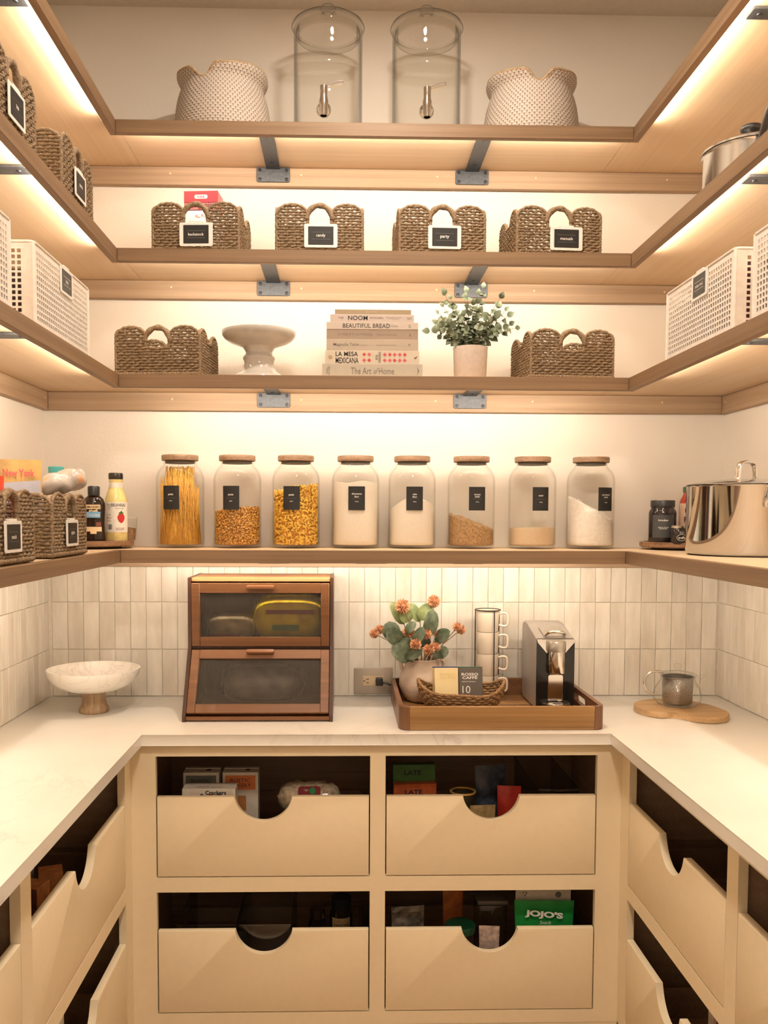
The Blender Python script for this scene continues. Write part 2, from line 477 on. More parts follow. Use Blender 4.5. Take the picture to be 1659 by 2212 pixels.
# ---- worktop
def m_quartz():
    t = NT('quartz'); v = t.coord()
    n = t.noise(v, 2.2, 5, 0.62, 1.2)
    m = t.a('ShaderNodeMath', operation='SUBTRACT'); m.inputs[1].default_value = 0.5; t.l(n, m.inputs[0])
    ab = t.a('ShaderNodeMath', operation='ABSOLUTE'); t.l(m.outputs[0], ab.inputs[0])
    big = t.noise(v, 1.3, 2)
    vein = t.ramp(ab.outputs[0], [(0.0, (1, 1, 1)), (0.006, (0.35, 0.35, 0.35)), (0.022, (0, 0, 0))])
    gate = t.ramp(big, [(0.48, (0, 0, 0)), (0.62, (1, 1, 1))])
    f = t.a('ShaderNodeMath', operation='MULTIPLY'); t.l(vein, f.inputs[0]); t.l(gate, f.inputs[1])
    f2 = t.a('ShaderNodeMath', operation='MULTIPLY'); t.l(f.outputs[0], f2.inputs[0]); f2.inputs[1].default_value = 0.4
    base = t.ramp(t.noise(v, 5, 3), [(0.3, (0.77, 0.745, 0.70)), (0.7, (0.82, 0.80, 0.76))])
    return t.set(t.mix(f2.outputs[0], base, (0.42, 0.40, 0.38)), 0.28)
QUARTZ = m_quartz()
ct = tag(obj('countertop', prism(nb(), [(XL + .0005, YN), (CL, YN), (CL, YC), (CR, YC), (CR, YN), (XR - .0005, YN), (XR - .0005, YW - .0005), (XL + .0005, YW - .0005)], CT - CTH, CT - .0002, 'z', .0015, 2), QUARTZ, None),
         'white veined quartz worktop running around the three walls', 'countertop')

# ---- base cabinets with open-fronted drawers
def notch_front(w, z0, z1, cut, r_w, r_d):
    """drawer front outline in x,z: flat top with a half-round hand notch"""
    pts = [(-w / 2, z0), (w / 2, z0), (w / 2, z1)]
    n = 20
    a = r_w / 2
    pts.append((cut + a, z1))
    # arc of a circle through the two lips and the bottom of the notch
    rad = (a * a + r_d * r_d) / (2 * r_d); th = math.asin(min(1, a / rad))
    if r_d > rad: th = math.pi - th
    for k in range(1, n):
        ang = th - 2 * th * k / n
        pts.append((cut + rad * math.sin(ang), z1 - r_d + rad - rad * math.cos(ang)))
    pts.append((cut - a, z1)); pts.append((-w / 2, z1))
    return pts
def drawer(parent, xc, w, z0, z1, depth, cut=None):
    f = nb(); prism(f, notch_front(w - .0065, z0 + .0032, z1, 0 if cut is None else cut, .160, .069), 0.0, .019, 'y', .0012, 2)
    d = bpy.data.objects.new('drawer', None)
    b = nb()
    box(b, -w / 2 + .012, w / 2 - .012, .0195, depth, z0 + .012, z0 + .024)
    for sx in (-1, 1):
        x0, x1 = sorted((sx * (w / 2 - .012), sx * (w / 2 - .024))); box(b, x0, x1, .0195, depth, z0 + .0242, z0 + .105)
    box(b, -w / 2 + .0242, w / 2 - .0242, depth - .012, depth, z0 + .0242, z0 + .105)
    o = obj('drawer', b, DARKWOOD, parent, 0); o.location = (xc, 0, 0)
    fr = obj('drawer_front', f, PAINT, o, 30)
    return o
def cabinet(name, label, loc, rz, x0, x1, cols, rows, depth, zt=CT - CTH - .0008, z0=.073):
    """face frame in local x,z at y=0, box behind it (+y)"""
    t = thing(name, label, 'cabinet', loc, rz, 'cream base cabinets')
    f = nb()
    # frame: stiles and rails around the openings
    xs = [x0] + [v for c in cols for v in c] + [x1]
    for a, b in zip(xs[0::2], xs[1::2]): box(f, a, b, 0, .02, z0, zt)
    zs = [z0] + [v for r in rows for v in r] + [zt]
    for c in cols:
        for a, b in zip(zs[0::2], zs[1::2]): box(f, c[0], c[1], 0, .02, a, b)
    obj('face_frame', f, PAINT, t, 0)
    c = nb()
    box(c, x0, x1, depth - .012, depth, z0, zt)
    for xx in [x0] + [(a[1] + b[0]) / 2 - .009 for a, b in zip(cols, cols[1:])] + [x1 - .018]:
        box(c, xx, xx + .018, .0202, depth - .0122, z0, zt)
    for zz in [z0] + [(a[1] + b[0]) / 2 - .009 for a, b in zip(rows, rows[1:])] + [zt - .012]:
        box(c, x0 + .0185, x1 - .0185, .0202, depth - .0122, zz, zz + .012)
    obj('carcass', c, DARKWOOD, t, 0)
    k = nb(); box(k, x0, x1, .002, .02, 0, z0 - .0005); obj('toe_kick', k, PAINT, t, 0)
    return t
rows = [(.1095, .4600), (.5020, .8468)]
RT = [.3483, .7312]
cb = cabinet('base_cabinet', 'cream base cabinet along the back wall with four notched drawers', (0, YD, 0), 0, DL, DR, [(-.5222, .0751), (.1182, .7154)], rows, YW - YD - .006)
for (a, b) in ((-.5222, .0751), (.1182, .7154)):
    for (z0, z1), zt in zip(rows, RT): drawer(cb, (a + b) / 2, b - a, z0, zt, .46)
LC = [(1.6604, 2.3815), (.92, 1.606)]
RC = [(1.7610, 2.3830), (1.02, 1.7100)]
# left: local +y points to -x world, local x = +y world  -> rz = +90
cl = cabinet('base_cabinet', 'cream base cabinet under the left worktop with notched drawers', (DL, 0, 0), R(90), YN, YD - .0005, [LC[1], LC[0]], rows, DL - XL - .001)
for a, b in LC:
    for (z0, z1), zt in zip(rows, RT): drawer(cl, (a + b) / 2, b - a, z0, zt, .36, -.0035)
# right: local x = -y world -> rz = -90
cr = cabinet('base_cabinet', 'cream base cabinet under the right worktop with notched drawers', (DR, 0, 0), R(-90), -(YD - .0005), -YN, [(-RC[0][1], -RC[0][0]), (-RC[1][1], -RC[1][0])], rows, XR - DR - .001)
for a, b in RC:
    for (z0, z1), zt in zip(rows, RT): drawer(cr, -(a + b) / 2, b - a, z0, zt, .45, .0)

# ---- unseen aisle downlight, and a second one added to brighten the cabinet fronts
TRIM = plain('lamp_trim', (.8, .78, .75), .5)
for k, (x, y) in enumerate(((.13, 2.02), (.13, .10))):
    t = thing('ceiling_light', f'round white recessed ceiling light above the {"aisle" if k == 0 else "near end, added to brighten cabinet fronts"}', 'ceiling light', (x, y, ZC), group='ceiling lights')
    q_ = 1.0 if k == 0 else 2.9
    rr = nb(); lathe(rr, [(r_ * q_, z_) for r_, z_ in ((.062, -.003), (.066, -.006), (.085, -.005), (.088, -.0005), (.062, -.0005), (.062, -.003))], 40); obj('trim_ring', rr, TRIM, t)
    dd = nb(); disc(dd, .061 * q_, -.0012, 32); obj('diffuser', dd, emit('downlight', (1, .86, .68), 6.0), t, 0)
    l = area('ceiling_lamp', (0, 0, -.008), (0, 0, 0), .12, .12, LAMP_W * (1.0 if k == 0 else 1.9), (1.0, .855, .70), t); l.data.shape = 'DISK'; l.data.size = .12 if k == 0 else .34

# ================================================================== seagrass baskets
def m_rope(name, dark, mid, light):
    t = NT(name); v = t.coord()
    n = t.noise(v, 120, 4, 0.7)
    mp = t.coord((220, 220, 420), rot=(0.6, 0.9, 0.3))
    n2 = t.noise(mp, 1.0, 2, 0.6)
    c = t.ramp(n, [(0.28, dark), (0.5, mid), (0.72, light)])
    c = t.mix(0.5, c, t.ramp(n2, [(0.35, dark), (0.65, light)]))
    t.bump(n2, 0.7, 0.0025)
    return t.set(c, 0.7)
ROPE = m_rope('seagrass', (0.075, 0.045, 0.022), (0.24, 0.160, 0.090), (0.45, 0.325, 0.20))

def basket_mesh(w, d, h, seed=0, pitch=.0082, amp=.0024):
    """woven shell: rows of rope running in and out of the stakes, lobed top edge, arched handles front and back"""
    rg = random.Random(seed)
    body, rim, hand = nb(), nb(), nb()
    LC_, LHW = .64, .36
    def top_front(u):
        a = abs(u); k = (a - LC_) / LHW
        return h * (.80 + .20 * math.sqrt(max(0, 1 - k * k))) if abs(k) <= 1 else 0
    def top_side(u):
        a = abs(u); k = (a - .62) / .40
        return h * (.76 + .22 * math.sqrt(max(0, 1 - k * k))) if abs(k) <= 1 else h * .76
    HB, HW = .56, .28                      # hole bottom, half width
    def segs(kind, z):
        n = 160; ok = []
        for i in range(n + 1):
            u = -1 + 2 * i / n
            if kind == 'f':
                t_ = top_front(u) if abs(u) > HW else h * HB
            else: t_ = top_side(u)
            ok.append(z < t_ - .003)
        out = []; i = 0
        while i <= n:
            if ok[i]:
                j = i
                while j < n and ok[j + 1]: j += 1
                if j - i > 4: out.append((-1 + 2 * i / n, -1 + 2 * j / n))
                i = j + 1
            else: i += 1
        return out
    p = .0118
    faces = (('f', 0, w, d), ('s', 1, d, w), ('f', 2, w, d), ('s', 3, d, w))
    rows = int(h / pitch)
    for kind, q, L, D in faces:
        M = Matrix.Rotation(R(90 * q), 4, 'Z')
        hl = L / 2; off = -D / 2
        for r in range(rows):
            z = .010 + r * pitch
            for u0, u1 in segs(kind, z):
                a, b = u0 * hl, u1 * hl
                n = max(3, int((b - a) / (p / 2)))
                pts, rad = [], []
                for i in range(n + 1):
                    x = a + (b - a) * i / n
                    ph = math.pi * x / p + r * math.pi
                    pts.append(M @ Vector((x, off + amp * math.sin(ph) + rg.uniform(-.0004, .0004), z + rg.uniform(-.0011, .0011) + .0009 * math.cos(ph))))
                    rad.append(.0040 * rg.uniform(.88, 1.12))
                tube(body, pts, rad, 5, mi=0)
        # stakes
        k = int(L / (2 * p))
        for i in range(-k // 2, k // 2 + 1):
            x = i * 2 * p
            if abs(x) > hl: continue
            u = x / hl; zt = (top_front(u) if abs(u) > HW else h * HB) if kind == 'f' else top_side(u)
            tube(body, [M @ Vector((x, off, .004)), M @ Vector((x, off, zt - .004))], .0022, 4)
        # rim following the lobes
        def rope(bm, pts, r0, wl=.0075, am=.17):
            # resample evenly and bead the thickness
            P = [Vector(a) for a in pts]; out, rad = [], []; s = 0
            for a, b in zip(P, P[1:]):
                m = max(1, int((b - a).length / .0032))
                for i in range(m):
                    out.append(a.lerp(b, i / m)); s_ = s + (b - a).length * i / m
                    rad.append(r0 * (1 + am * math.sin(2 * math.pi * s_ / wl) + rg.uniform(-.06, .06)))
                s += (b - a).length
            out.append(P[-1]); rad.append(r0)
            tube(bm, out, rad, 6)
        if kind == 'f':
            for sg in (-1, 1):
                pts = []
                for i in range(19):
                    u = (HW if False else LC_ - LHW) + 2 * LHW * i / 18
                    pts.append(M @ Vector((sg * min(u, 1.0) * hl, off, top_front(min(u, LC_ + LHW)))))
                pts = [M @ Vector((sg * (LC_ - LHW) * hl, off, h * HB))] + pts
                rope(rim, pts, .0048)
            rope(rim, [M @ Vector((x * HW * hl, off, h * (HB + .03 * abs(x)))) for x in (-1, -.5, 0, .5, 1)], .0046)
            pts = []
            for i in range(25):
                a = math.pi * i / 24
                pts.append(M @ Vector((-math.cos(a) * .30 * hl, off, h * .70 + h * .285 * math.sin(a))))
            rope(hand, pts, .0082, .0060, .14)
        else:
            rope(rim, [M @ Vector((u * hl, off, top_side(u))) for u in [-1 + i / 14 for i in range(29)]], .0048)
        rope(rim, [M @ Vector((u * hl, off, .0088)) for u in (-1.015, 1.015)], .0065, .0085, .2)
        rope(rim, [M @ Vector((hl, off, .008)), M @ Vector((hl, off, h * .84))], .0046, .008, .2)
    fl = nb(); box(fl, -w / 2 + .003, w / 2 - .003, -d / 2 + .003, d / 2 - .003, .002, .008)
    def fin(bm, nm):
        bmesh.ops.recalc_face_normals(bm, faces=bm.faces)
        me = bpy.data.meshes.new(nm); bm.to_mesh(me); bm.free(); return me
    return [('weave', fin(body, 'weave')), ('rim', fin(rim, 'rim')), ('handle', fin(hand, 'handle')), ('floor', fin(fl, 'base'))]
_bk = {}
def basket(key, dims, label, loc, rz, group, seed=0):
    if key not in _bk:
        ms = basket_mesh(*dims, seed=seed)
        for _, me in ms:
            me.materials.append(ROPE); me.polygons.foreach_set('use_smooth', [True] * len(me.polygons))
        _bk[key] = ms
    t = thing('seagrass_basket', label, 'basket', loc, rz, group)
    for nm, me in _bk[key]:
        o = bpy.data.objects.new('base' if nm == 'floor' else nm, me); COL.objects.link(o); o.parent = t
        if nm != 'floor': o['kind'] = 'stuff'
    return t

WHITEP = plain('white_plastic', (0.80, 0.78, 0.75), 0.4)
CARD = plain('black_card', (0.012, 0.012, 0.013), 0.5)
INK = plain('white_ink', (0.82, 0.80, 0.76), 0.6)
GREYINK = plain('grey_ink', (0.17, 0.155, 0.14), 0.6)
BLACKINK = plain('black_ink', (0.02, 0.018, 0.018), 0.6)
def clip_label(parent, word, loc, w=.098, h=.068, rx=0.0, rz=0.0, cardcol=None, upright=False, frame_mat=None):
    hld = nb()
    prism(hld, rrect(-w / 2, w / 2, -h / 2, h / 2, .005, 3), -.0022, 0, 'y', .0005, 1)
    prism(hld, rrect(-w * .22, w * .22, h / 2 - .002, h / 2 + .0045, .002, 2), -.0018, .006, 'y')
    o = obj('label_holder', hld, frame_mat or WHITEP, parent); o.location = loc; o.rotation_euler = (rx, 0, rz)
    c = nb(); cw, ch = w * .76, h * .78
    if upright: cw, ch = w * .74, h * .82
    prism(c, rrect(-cw / 2, cw / 2, -ch / 2, ch / 2, .0015, 2), -.0028, -.0023, 'y')
    obj('card', c, cardcol or CARD, o)
    for zz in (ch * .19, -ch * .19):
        l = nb(); box(l, -cw * .37, cw * .37, -.0032, -.0030, zz - .0004, zz + .0004); obj('printed_line', l, GREYINK if not cardcol else INK, o, 0)
    if word: text(o, word, INK, (0, -.0030, 0), width=min(cw * .62, .0075 * len(word) * .72), height=.0085 if len(word) < 4 else None, bold=.01)
    return o

# four baskets on the back wall's second shelf
B2 = (.252, .205, .146)
for i, (xc, wd, word, rz) in enumerate(((-.4315, .255, 'backstock', -3), (-.0735, .25, 'candy', 0), (.2855, .25, 'party', 2), (.629, .245, 'manuals', 4))):
    t = basket('b2' + str(i % 2), B2, f'brown seagrass basket with a black "{word}" card in a white holder', (xc, 2.775, SZ[1]), R(rz), 'labelled seagrass baskets on the back shelf', seed=i)
    lx = (.003, .004, .006, .020)[i]
    clip_label(t, word, (lx, -B2[1] / 2 - .0075, .054), rx=R(0))
# two on the third shelf, without cards
B3 = (.252, .215, .142)
basket('b20', B2, 'plain brown seagrass basket beside the white cake stand', (-.5400, 2.772, SZ[2]), R(-6), 'unlabelled seagrass baskets', 0)
basket('b21', B2, 'plain brown seagrass basket beside the potted eucalyptus', (.6720, 2.772, SZ[2]), R(5), 'unlabelled seagrass baskets', 1)
# left wall, second shelf: two facing the aisle
for k, (yc, word) in enumerate(((2.3010, 'pasta'), (1.865, 'tea'))):
    t = basket('b20', B2, f'seagrass basket on the left wall shelf, {"farther one by the back wall" if k == 0 else "nearer one at the picture edge"}', (-.775, yc, SZ[1]), R(90), 'seagrass baskets on the left shelf', 0)
    clip_label(t, word, (.0, -B2[1] / 2 - .0075, .056), w=.094, h=.07)
# left wall, lowest shelf: two full ones
for k, (yc, word) in enumerate(((2.205, 'spice'), (1.815, 'snack'))):
    t = basket('b4' if k == 0 else 'b4b', (.262, .22, .152), f'seagrass basket on the lowest left shelf, {"beside the wooden turntable" if k == 0 else "nearer one holding the tortilla bag"}', (-.785, yc, SZ[3]), R(90), 'full seagrass baskets on the lowest left shelf', 5 + k)
    clip_label(t, word, (-.005, -.11 - .0075, .058), w=.094, h=.064)

# ---- things kept in the baskets of the second shelf
def paper_box(t, name, w, d, h, mat, faces=(), bev=.001):
    b = nb(); box(b, -w / 2, w / 2, -d / 2, d / 2, 0, h, bev, 1); return obj(name, b, mat, t)
PAPER = plain('white_paper', (0.78, 0.75, 0.70), 0.6)
REDP = plain('red_print', srgb(196, 50, 62), 0.5)
PINKP = plain('pink_print', srgb(226, 120, 125), 0.5)
t = thing('flour_bag', 'white and red paper flour bag standing in the backstock basket', 'bag', (-.432, 2.80, SZ[1] + .009), R(-5))
b = nb(); box(b, -.052, .052, -.033, .033, 0, .150, .004, 2); obj('body', b, PAPER, t)
b = nb(); prism(b, [(-.034, .1505), (.034, .1505), (.033, .205), (-.033, .205)], -.053, .053, 'x', .003, 1); 
tp = obj('folded_top', b, PINKP, t)
b = nb(); box(b, -.0525, .0525, -.0352, -.0346, .172, .2055); obj('red_panel', b, REDP, tp)
b = nb(); prism(b, rrect(-.02, .02, .182, .194, .005, 3), -.0362, -.0354, 'y'); obj('badge', b, PAPER, tp)
text(tp, 'H-E-B', REDP, (0, -.0365, .188), height=.0065, bold=.02)
text(t, 'Organic', BLACKINK, (.0, -.0357, .162), width=.07, bold=.01)
text(t, 'ALL PURPOSE', REDP, (.01, -.0336, .132), width=.058, height=.010)
t = thing('booklet', 'white booklet standing in the manuals basket', 'booklet', (.625, 2.86, SZ[1] + .009), R(2))
b = nb(); box(b, -.05, .05, -.004, .004, 0, .132, .0008, 1); obj('cover', b, PAPER, t)
b = nb(); box(b, -.046, -.026, -.0046, -.0041, .102, .114); obj('printed_square', b, GREYINK, t, 0)

# ================================================================== whitewashed rattan baskets
def m_rattan():
    t = NT('whitewashed_rattan'); tc = t.a('ShaderNodeTexCoord'); uv = tc.outputs['UV']
    mp = t.a('ShaderNodeMapping'); mp.inputs['Scale'].default_value = (1, 1, 1); t.l(uv, mp.inputs[0])
    sx = t.a('ShaderNodeSeparateXYZ'); t.l(mp.outputs[0], sx.inputs[0])
    def wv(sock, k, ph=None):
        m = t.a('ShaderNodeMath', operation='MULTIPLY'); m.inputs[1].default_value = k; t.l(sock, m.inputs[0]); o = m.outputs[0]
        if ph is not None:
            a = t.a('ShaderNodeMath', operation='ADD'); t.l(o, a.inputs[0]); t.l(ph, a.inputs[1]); o = a.outputs[0]
        s = t.a('ShaderNodeMath', operation='SINE'); t.l(o, s.inputs[0]); return s.outputs[0]
    r = t.a('ShaderNodeMath', operation='FLOOR'); m = t.a('ShaderNodeMath', operation='MULTIPLY'); m.inputs[1].default_value = 26; t.l(sx.outputs[1], m.inputs[0]); t.l(m.outputs[0], r.inputs[0])
    ph = t.a('ShaderNodeMath', operation='MULTIPLY'); ph.inputs[1].default_value = math.pi; t.l(r.outputs[0], ph.inputs[0])
    col = wv(sx.outputs[0], 2 * math.pi * 62, ph.outputs[0]); row = wv(sx.outputs[1], 2 * math.pi * 26)
    mn = t.a('ShaderNodeMath', operation='MULTIPLY'); t.l(col, mn.inputs[0]); t.l(row, mn.inputs[1])
    ad = t.a('ShaderNodeMath', operation='ADD'); t.l(mn.outputs[0], ad.inputs[0])
    nz = t.noise(uv, 140, 2); sb = t.a('ShaderNodeMath', operation='MULTIPLY_ADD'); sb.inputs[1].default_value = 1.1; sb.inputs[2].default_value = -.55; t.l(nz, sb.inputs[0]); t.l(sb.outputs[0], ad.inputs[1])
    c = t.ramp(ad.outputs[0], [(0.0, (0.55, 0.48, 0.42)), (0.42, (0.49, 0.425, 0.365)), (0.74, (0.14, 0.09, 0.06))])
    return t.set(c, 0.7)
RATTAN = m_rattan()
RATRIM = plain('bare_rattan', (0.45, 0.31, 0.18), 0.65, nscale=150, var=0.3, bump=0.3)
def rattan_basket(label, loc, rz):
    t = thing('rattan_basket', label, 'basket', loc, rz, 'whitewashed rattan baskets')
    H = .194
    prof = [(.1420, 0), (.1440, .02), (.1430, .05), (.1400, .08), (.1350, .110), (.128, .134), (.1230, .146), (.1215, .153), (.1240, .161), (.1300, .171), (.1345, .180), (.1355, .187), (.133, .194)]
    # resample the outline so that every row of the weave is a ridge
    def rad(z):
        for (r0, z0), (r1, z1) in zip(prof, prof[1:]):
            if z <= z1: return r0 + (r1 - r0) * (z - z0) / (z1 - z0)
        return prof[-1][0]
    n, m = 248, 104
    bm = nb(); uvl = bm.loops.layers.uv.new('UVMap')
    def notch(a):
        d = min(abs((a + math.pi / 2 + math.pi) % (2 * math.pi) - math.pi), abs((a - math.pi / 2 + math.pi) % (2 * math.pi) - math.pi))
        k = d / .34
        dip = .016 * math.sin(a) ** 2
        return dip if k > 1 else dip + .030 * (math.cos(math.pi * k) * .5 + .5) ** .8
    def grid(inner):
        V = []
        for j in range(m + 1):
            row = []
            for i in range(n):
                a = 2 * math.pi * i / n; zt = H - notch(a); z = zt * j / m
                row_ph = 26 * z / H; cph = 62 * i / n * 2 * math.pi + math.floor(row_ph) * math.pi
                r = rad(z) + (0 if inner else .0016 * abs(math.sin(math.pi * row_ph)) * (1 + .45 * math.sin(cph))) - (.006 if inner else 0)
                row.append(bm.verts.new((r * math.cos(a), r * math.sin(a), z)))
            V.append(row)
        for j in range(m):
            for i in range(n):
                k = (i + 1) % n
                q = (V[j][i], V[j][k], V[j + 1][k], V[j + 1][i])
                f = bm.faces.new(q if not inner else q[::-1])
                u0, u1 = i / n, (i + 1) / n
                uvs = [(u0, V[j][i].co.z / H), (u1, V[j][k].co.z / H), (u1, V[j + 1][k].co.z / H), (u0, V[j + 1][i].co.z / H)]
                for lp, uv in zip(f.loops, uvs if not inner else uvs[::-1]): lp[uvl].uv = uv
        return V
    A = grid(False); B = grid(True)
    for i in range(n):
        k = (i + 1) % n; bm.faces.new((A[m][i], A[m][k], B[m][k], B[m][i]))
    bm.faces.new([B[0][i] for i in range(n)]); bm.faces.new([A[0][i] for i in range(n)][::-1])
    me = bpy.data.meshes.new('weave'); bm.to_mesh(me); bm.free(); o = mobj('weave', me, RATTAN, t, 180)
    e = nb(); pts, rr = [], []
    for i in range(n * 2):
        a = math.pi * i / n; z = H - notch(a)
        pts.append(((rad(z) - .002) * math.cos(a), (rad(z) - .002) * math.sin(a), z)); rr.append(.0042 * (1 + .18 * math.sin(i * 2.2)))
    tube(e, pts, rr, 6, closed=True); obj('rim', e, RATRIM, t, 180)
    return t
rattan_basket('whitewashed rattan basket on the left of the top shelf', (-.3700, 2.785, SZ[0]), R(-20))
rattan_basket('whitewashed rattan basket on the right of the top shelf', (.5700, 2.785, SZ[0]), R(0))

# ================================================================== glass drink dispensers
CLEAR = glass('clear_glass', (0.99, 0.99, 0.985), (0.50, 0.505, 0.49))
THICK = glass('thick_glass', (0.96, 0.96, 0.95), (0.16, 0.165, 0.16), base=0.03)
CHROME = plain('chrome', (0.80, 0.78, 0.75), 0.12, 1.0, var=0.02)
STEEL = plain('brushed_steel', (0.66, 0.63, 0.59), 0.24, 1.0, var=0.03)
DARKSTEEL = plain('satin_steel', (0.45, 0.43, 0.41), 0.3, 1.0)
def dispenser(label, x):
    t = thing('drink_dispenser', label, 'dispenser', (x, 2.79, SZ[0]), 0, 'glass drink dispensers')
    g = nb(); r = .104
    lathe(g, [(0, .004), (r * .5, .004), (r - .012, .004), (r - .003, .008), (r, .016), (r, .330), (r + .0015, .338), (r - .001, .343), (r - .004, .340), (r - .004, .330), (r - .004, .020), (r - .012, .014), (0, .013)], 64)
    obj('jar', g, CLEAR, t, 60)
    l = nb()
    lathe(l, [(r - .006, .322), (r - .0065, .340), (r + .004, .345), (r + .007, .351), (r + .004, .357), (r - .010, .366), (.07, .377), (.035, .384), (.018, .387), (.012, .391), (.013, .397), (.021, .402), (.023, .409), (.019, .415), (.010, .418), (0, .4185)], 64)
    lid = obj('lid', l, THICK, t, 60)
    l2 = nb(); lathe(l2, [(r - .014, .320), (r - .0075, .322), (r - .008, .345), (r - .012, .345), (r - .014, .320)], 64); obj('lid_flange', l2, THICK, lid, 60)
    s = nb(); z0 = .055
    sp = nb(); lathe(sp, [(0, .030), (.006, .029), (.013, .024), (.0165, .015), (.0165, .009), (.013, .002), (.012, -.004), (.0, -.004)], 24)
    xform(sp, Matrix.Translation((-.010, -r - .004, z0)) @ Matrix.Rotation(R(90), 4, 'X') @ Matrix.Scale(1.3, 4)); so = obj('spigot', sp, CHROME, t)
    b = nb(); lathe(b, [(.0075, -.020), (.0085, -.020), (.010, 0), (.0105, .012), (.008, .022), (.0085, .027), (.0085, .044), (.0055, .046), (0, .0465)], 20); xform(b, Matrix.Translation((-.010, -r - .042, z0)) @ Matrix.Scale(1.3, 4)); obj('valve', b, CHROME, so)
    hnd = nb(); pts = [(-.008, 0, 0), (.006, 0, .002), (.030, 0, .009), (.040, 0, .0115), (.041, 0, .018), (.028, 0, .0165), (.006, 0, .0095), (-.006, 0, .006)]
    tube(hnd, pts, .0020, 6, closed=True); xform(hnd, Matrix.Translation((-.006, -r - .042, z0 + .050)) @ Matrix.Scale(1.25, 4)); obj('lever', hnd, CHROME, so)
    return t
dispenser('clear glass drink dispenser beside the left rattan basket', -.0510)
dispenser('clear glass drink dispenser beside the right rattan basket', .2490)

# ================================================================== third shelf
GLAZE = plain('white_glaze', (0.50, 0.47, 0.435), 0.12, nscale=20, var=0.02, coat=0.3)
t = thing('cake_stand', 'glossy white ceramic pedestal cake stand between basket and cookbooks', 'cake stand', (-.2615, 2.765, SZ[2]))
g = nb(); lathe(g, [(0, .006), (.07, .006), (.090, 0), (.0915, .004), (.090, .012), (.080, .018), (.062, .026), (.050, .040), (.045, .056), (.046, .064), (.049, .070), (.0485, .076), (.044, .080), (.041, .086), (.041, .092), (.046, .100), (.050, .106)], 64); obj('foot', g, GLAZE, t, 50)
g = nb(); lathe(g, [(.046, .104), (.060, .110), (.085, .1185), (.102, .128), (.1105, .138), (.1135, .148), (.1125, .1525), (.1085, .151), (.104, .146), (.0, .145)], 72); obj('plate', g, GLAZE, t, 50)

# stack of seven cookbooks, spines to the aisle
def book(name, label, x0, x1, z0, z1, cover, depth, dy, letters, rz=0.0):
    w, h = x1 - x0, z1 - z0
    t = thing(name, label, 'book', ((x0 + x1) / 2, 2.66 + dy, z0), rz, 'stack of cookbooks')
    c = nb(); k = .0028
    box(c, -w / 2, w / 2, 0, k, 0, h, .0006, 1); box(c, -w / 2, w / 2, k, depth, 0, k, .0004, 1); box(c, -w / 2, w / 2, k, depth, h - k, h, .0004, 1)
    obj('cover', c, cover, t, 30)
    pg = nb(); box(pg, -w / 2 + .004, w / 2 - .004, k + .0002, depth - .004, k + .0002, h - k - .0002); obj('pages', pg, PAPER, t, 0)
    for s, xc, zc, ww, hh, mat, kw in letters:
        rot = kw.pop('rot', (0, 0, 0))
        text(t, s, mat, (xc, -.0004, h / 2 + zc), width=ww, height=hh, rot=rot, **kw)
    return t
zb = SZ[2]
def bk(px0, px1):                                  # spine ends along the shelf
    return (px0 - 705) * .001365 - .0525, (px1 - 705) * .001365 - .0525
BZ = [zb, zb + .0408, zb + .0802, zb + .1137, zb + .1423, zb + .1635, zb + .1862, zb + .2010]
c0 = plain('linen_grey', srgb(180, 172, 158), .7, var=.03, bump=.1); c1 = plain('cream_cover', srgb(198, 186, 168), .5, var=.02)
c2 = plain('beige_cover', srgb(178, 163, 146), .6, var=.02); c3 = plain('taupe_cover', srgb(156, 136, 119), .6, var=.02)
c4 = plain('pale_cover', srgb(188, 174, 161), .5, var=.02); c5 = plain('pinkgrey_cover', srgb(186, 170, 161), .5, var=.02); c6 = plain('olive_cover', srgb(151, 133, 107), .6, var=.02)
V90 = (0, R(-90), 0)
x0, x1 = bk(696, 913.5)
b0 = book('cookbook', 'thick pale grey book at the bottom of the cookbook stack', x0, x1, BZ[0], BZ[1], c0, .23, 0, [('The Art    Home', .0, 0, .128, .0195, GREYINK, {}), ('of', .010, -.001, .013, .0165, GREYINK, {'shear': .3}), ('SHEA\nMCGEE', -.131, 0, .026, .010, GREYINK, {'rot': V90})])
b = nb(); prism(b, [(.132, .008), (.1385, .021), (.132, .034), (.135, .021)], -.0008, -.0002, 'y'); obj('printed_mark', b, GREYINK, b0, 0)
x0, x1 = bk(702.7, 906.5)
b1 = book('cookbook', 'cream cookbook with rows of pink flowers on its spine', x0, x1, BZ[1], BZ[2], c1, .22, .002, [('LA MESA', -.076, .0095, .066, .0135, BLACKINK, {'bold': .012}), ('MEXICANA', -.075, -.0095, .068, .0170, BLACKINK, {'bold': .012}), ('ROSA\nCIENFUEGOS', .017, 0, .033, .016, BLACKINK, {'rot': V90})])
fl = plain('pink_flower', srgb(214, 84, 104), .6); fl2 = plain('red_flower', srgb(205, 62, 66), .6)
for k, (fx, fz) in enumerate([(x, z) for x in (-.0245, -.0095, .0365, .0515, .066, .081, .096) for z in (.0085, -.0085)]):
    b = nb()
    for a in range(4):
        ca, sa = math.cos(R(90 * a)) * .0030, math.sin(R(90 * a)) * .0030
        prism(b, [(fx + ca - .0026, .0197 + fz + sa), (fx + ca, .0197 + fz + sa - .0026), (fx + ca + .0026, .0197 + fz + sa), (fx + ca, .0197 + fz + sa + .0026)], -.0008, -.0003, 'y')
    o = obj('printed_flower', b, fl if k % 3 else fl2, b1, 0); o['kind'] = 'stuff'
b = nb(); pts = []
for k in range(28):
    a = 2 * math.pi * k / 28; r = .0068 if k % 2 else .0044; pts.append((-.125 + r * math.cos(a), .0197 + r * math.sin(a)))
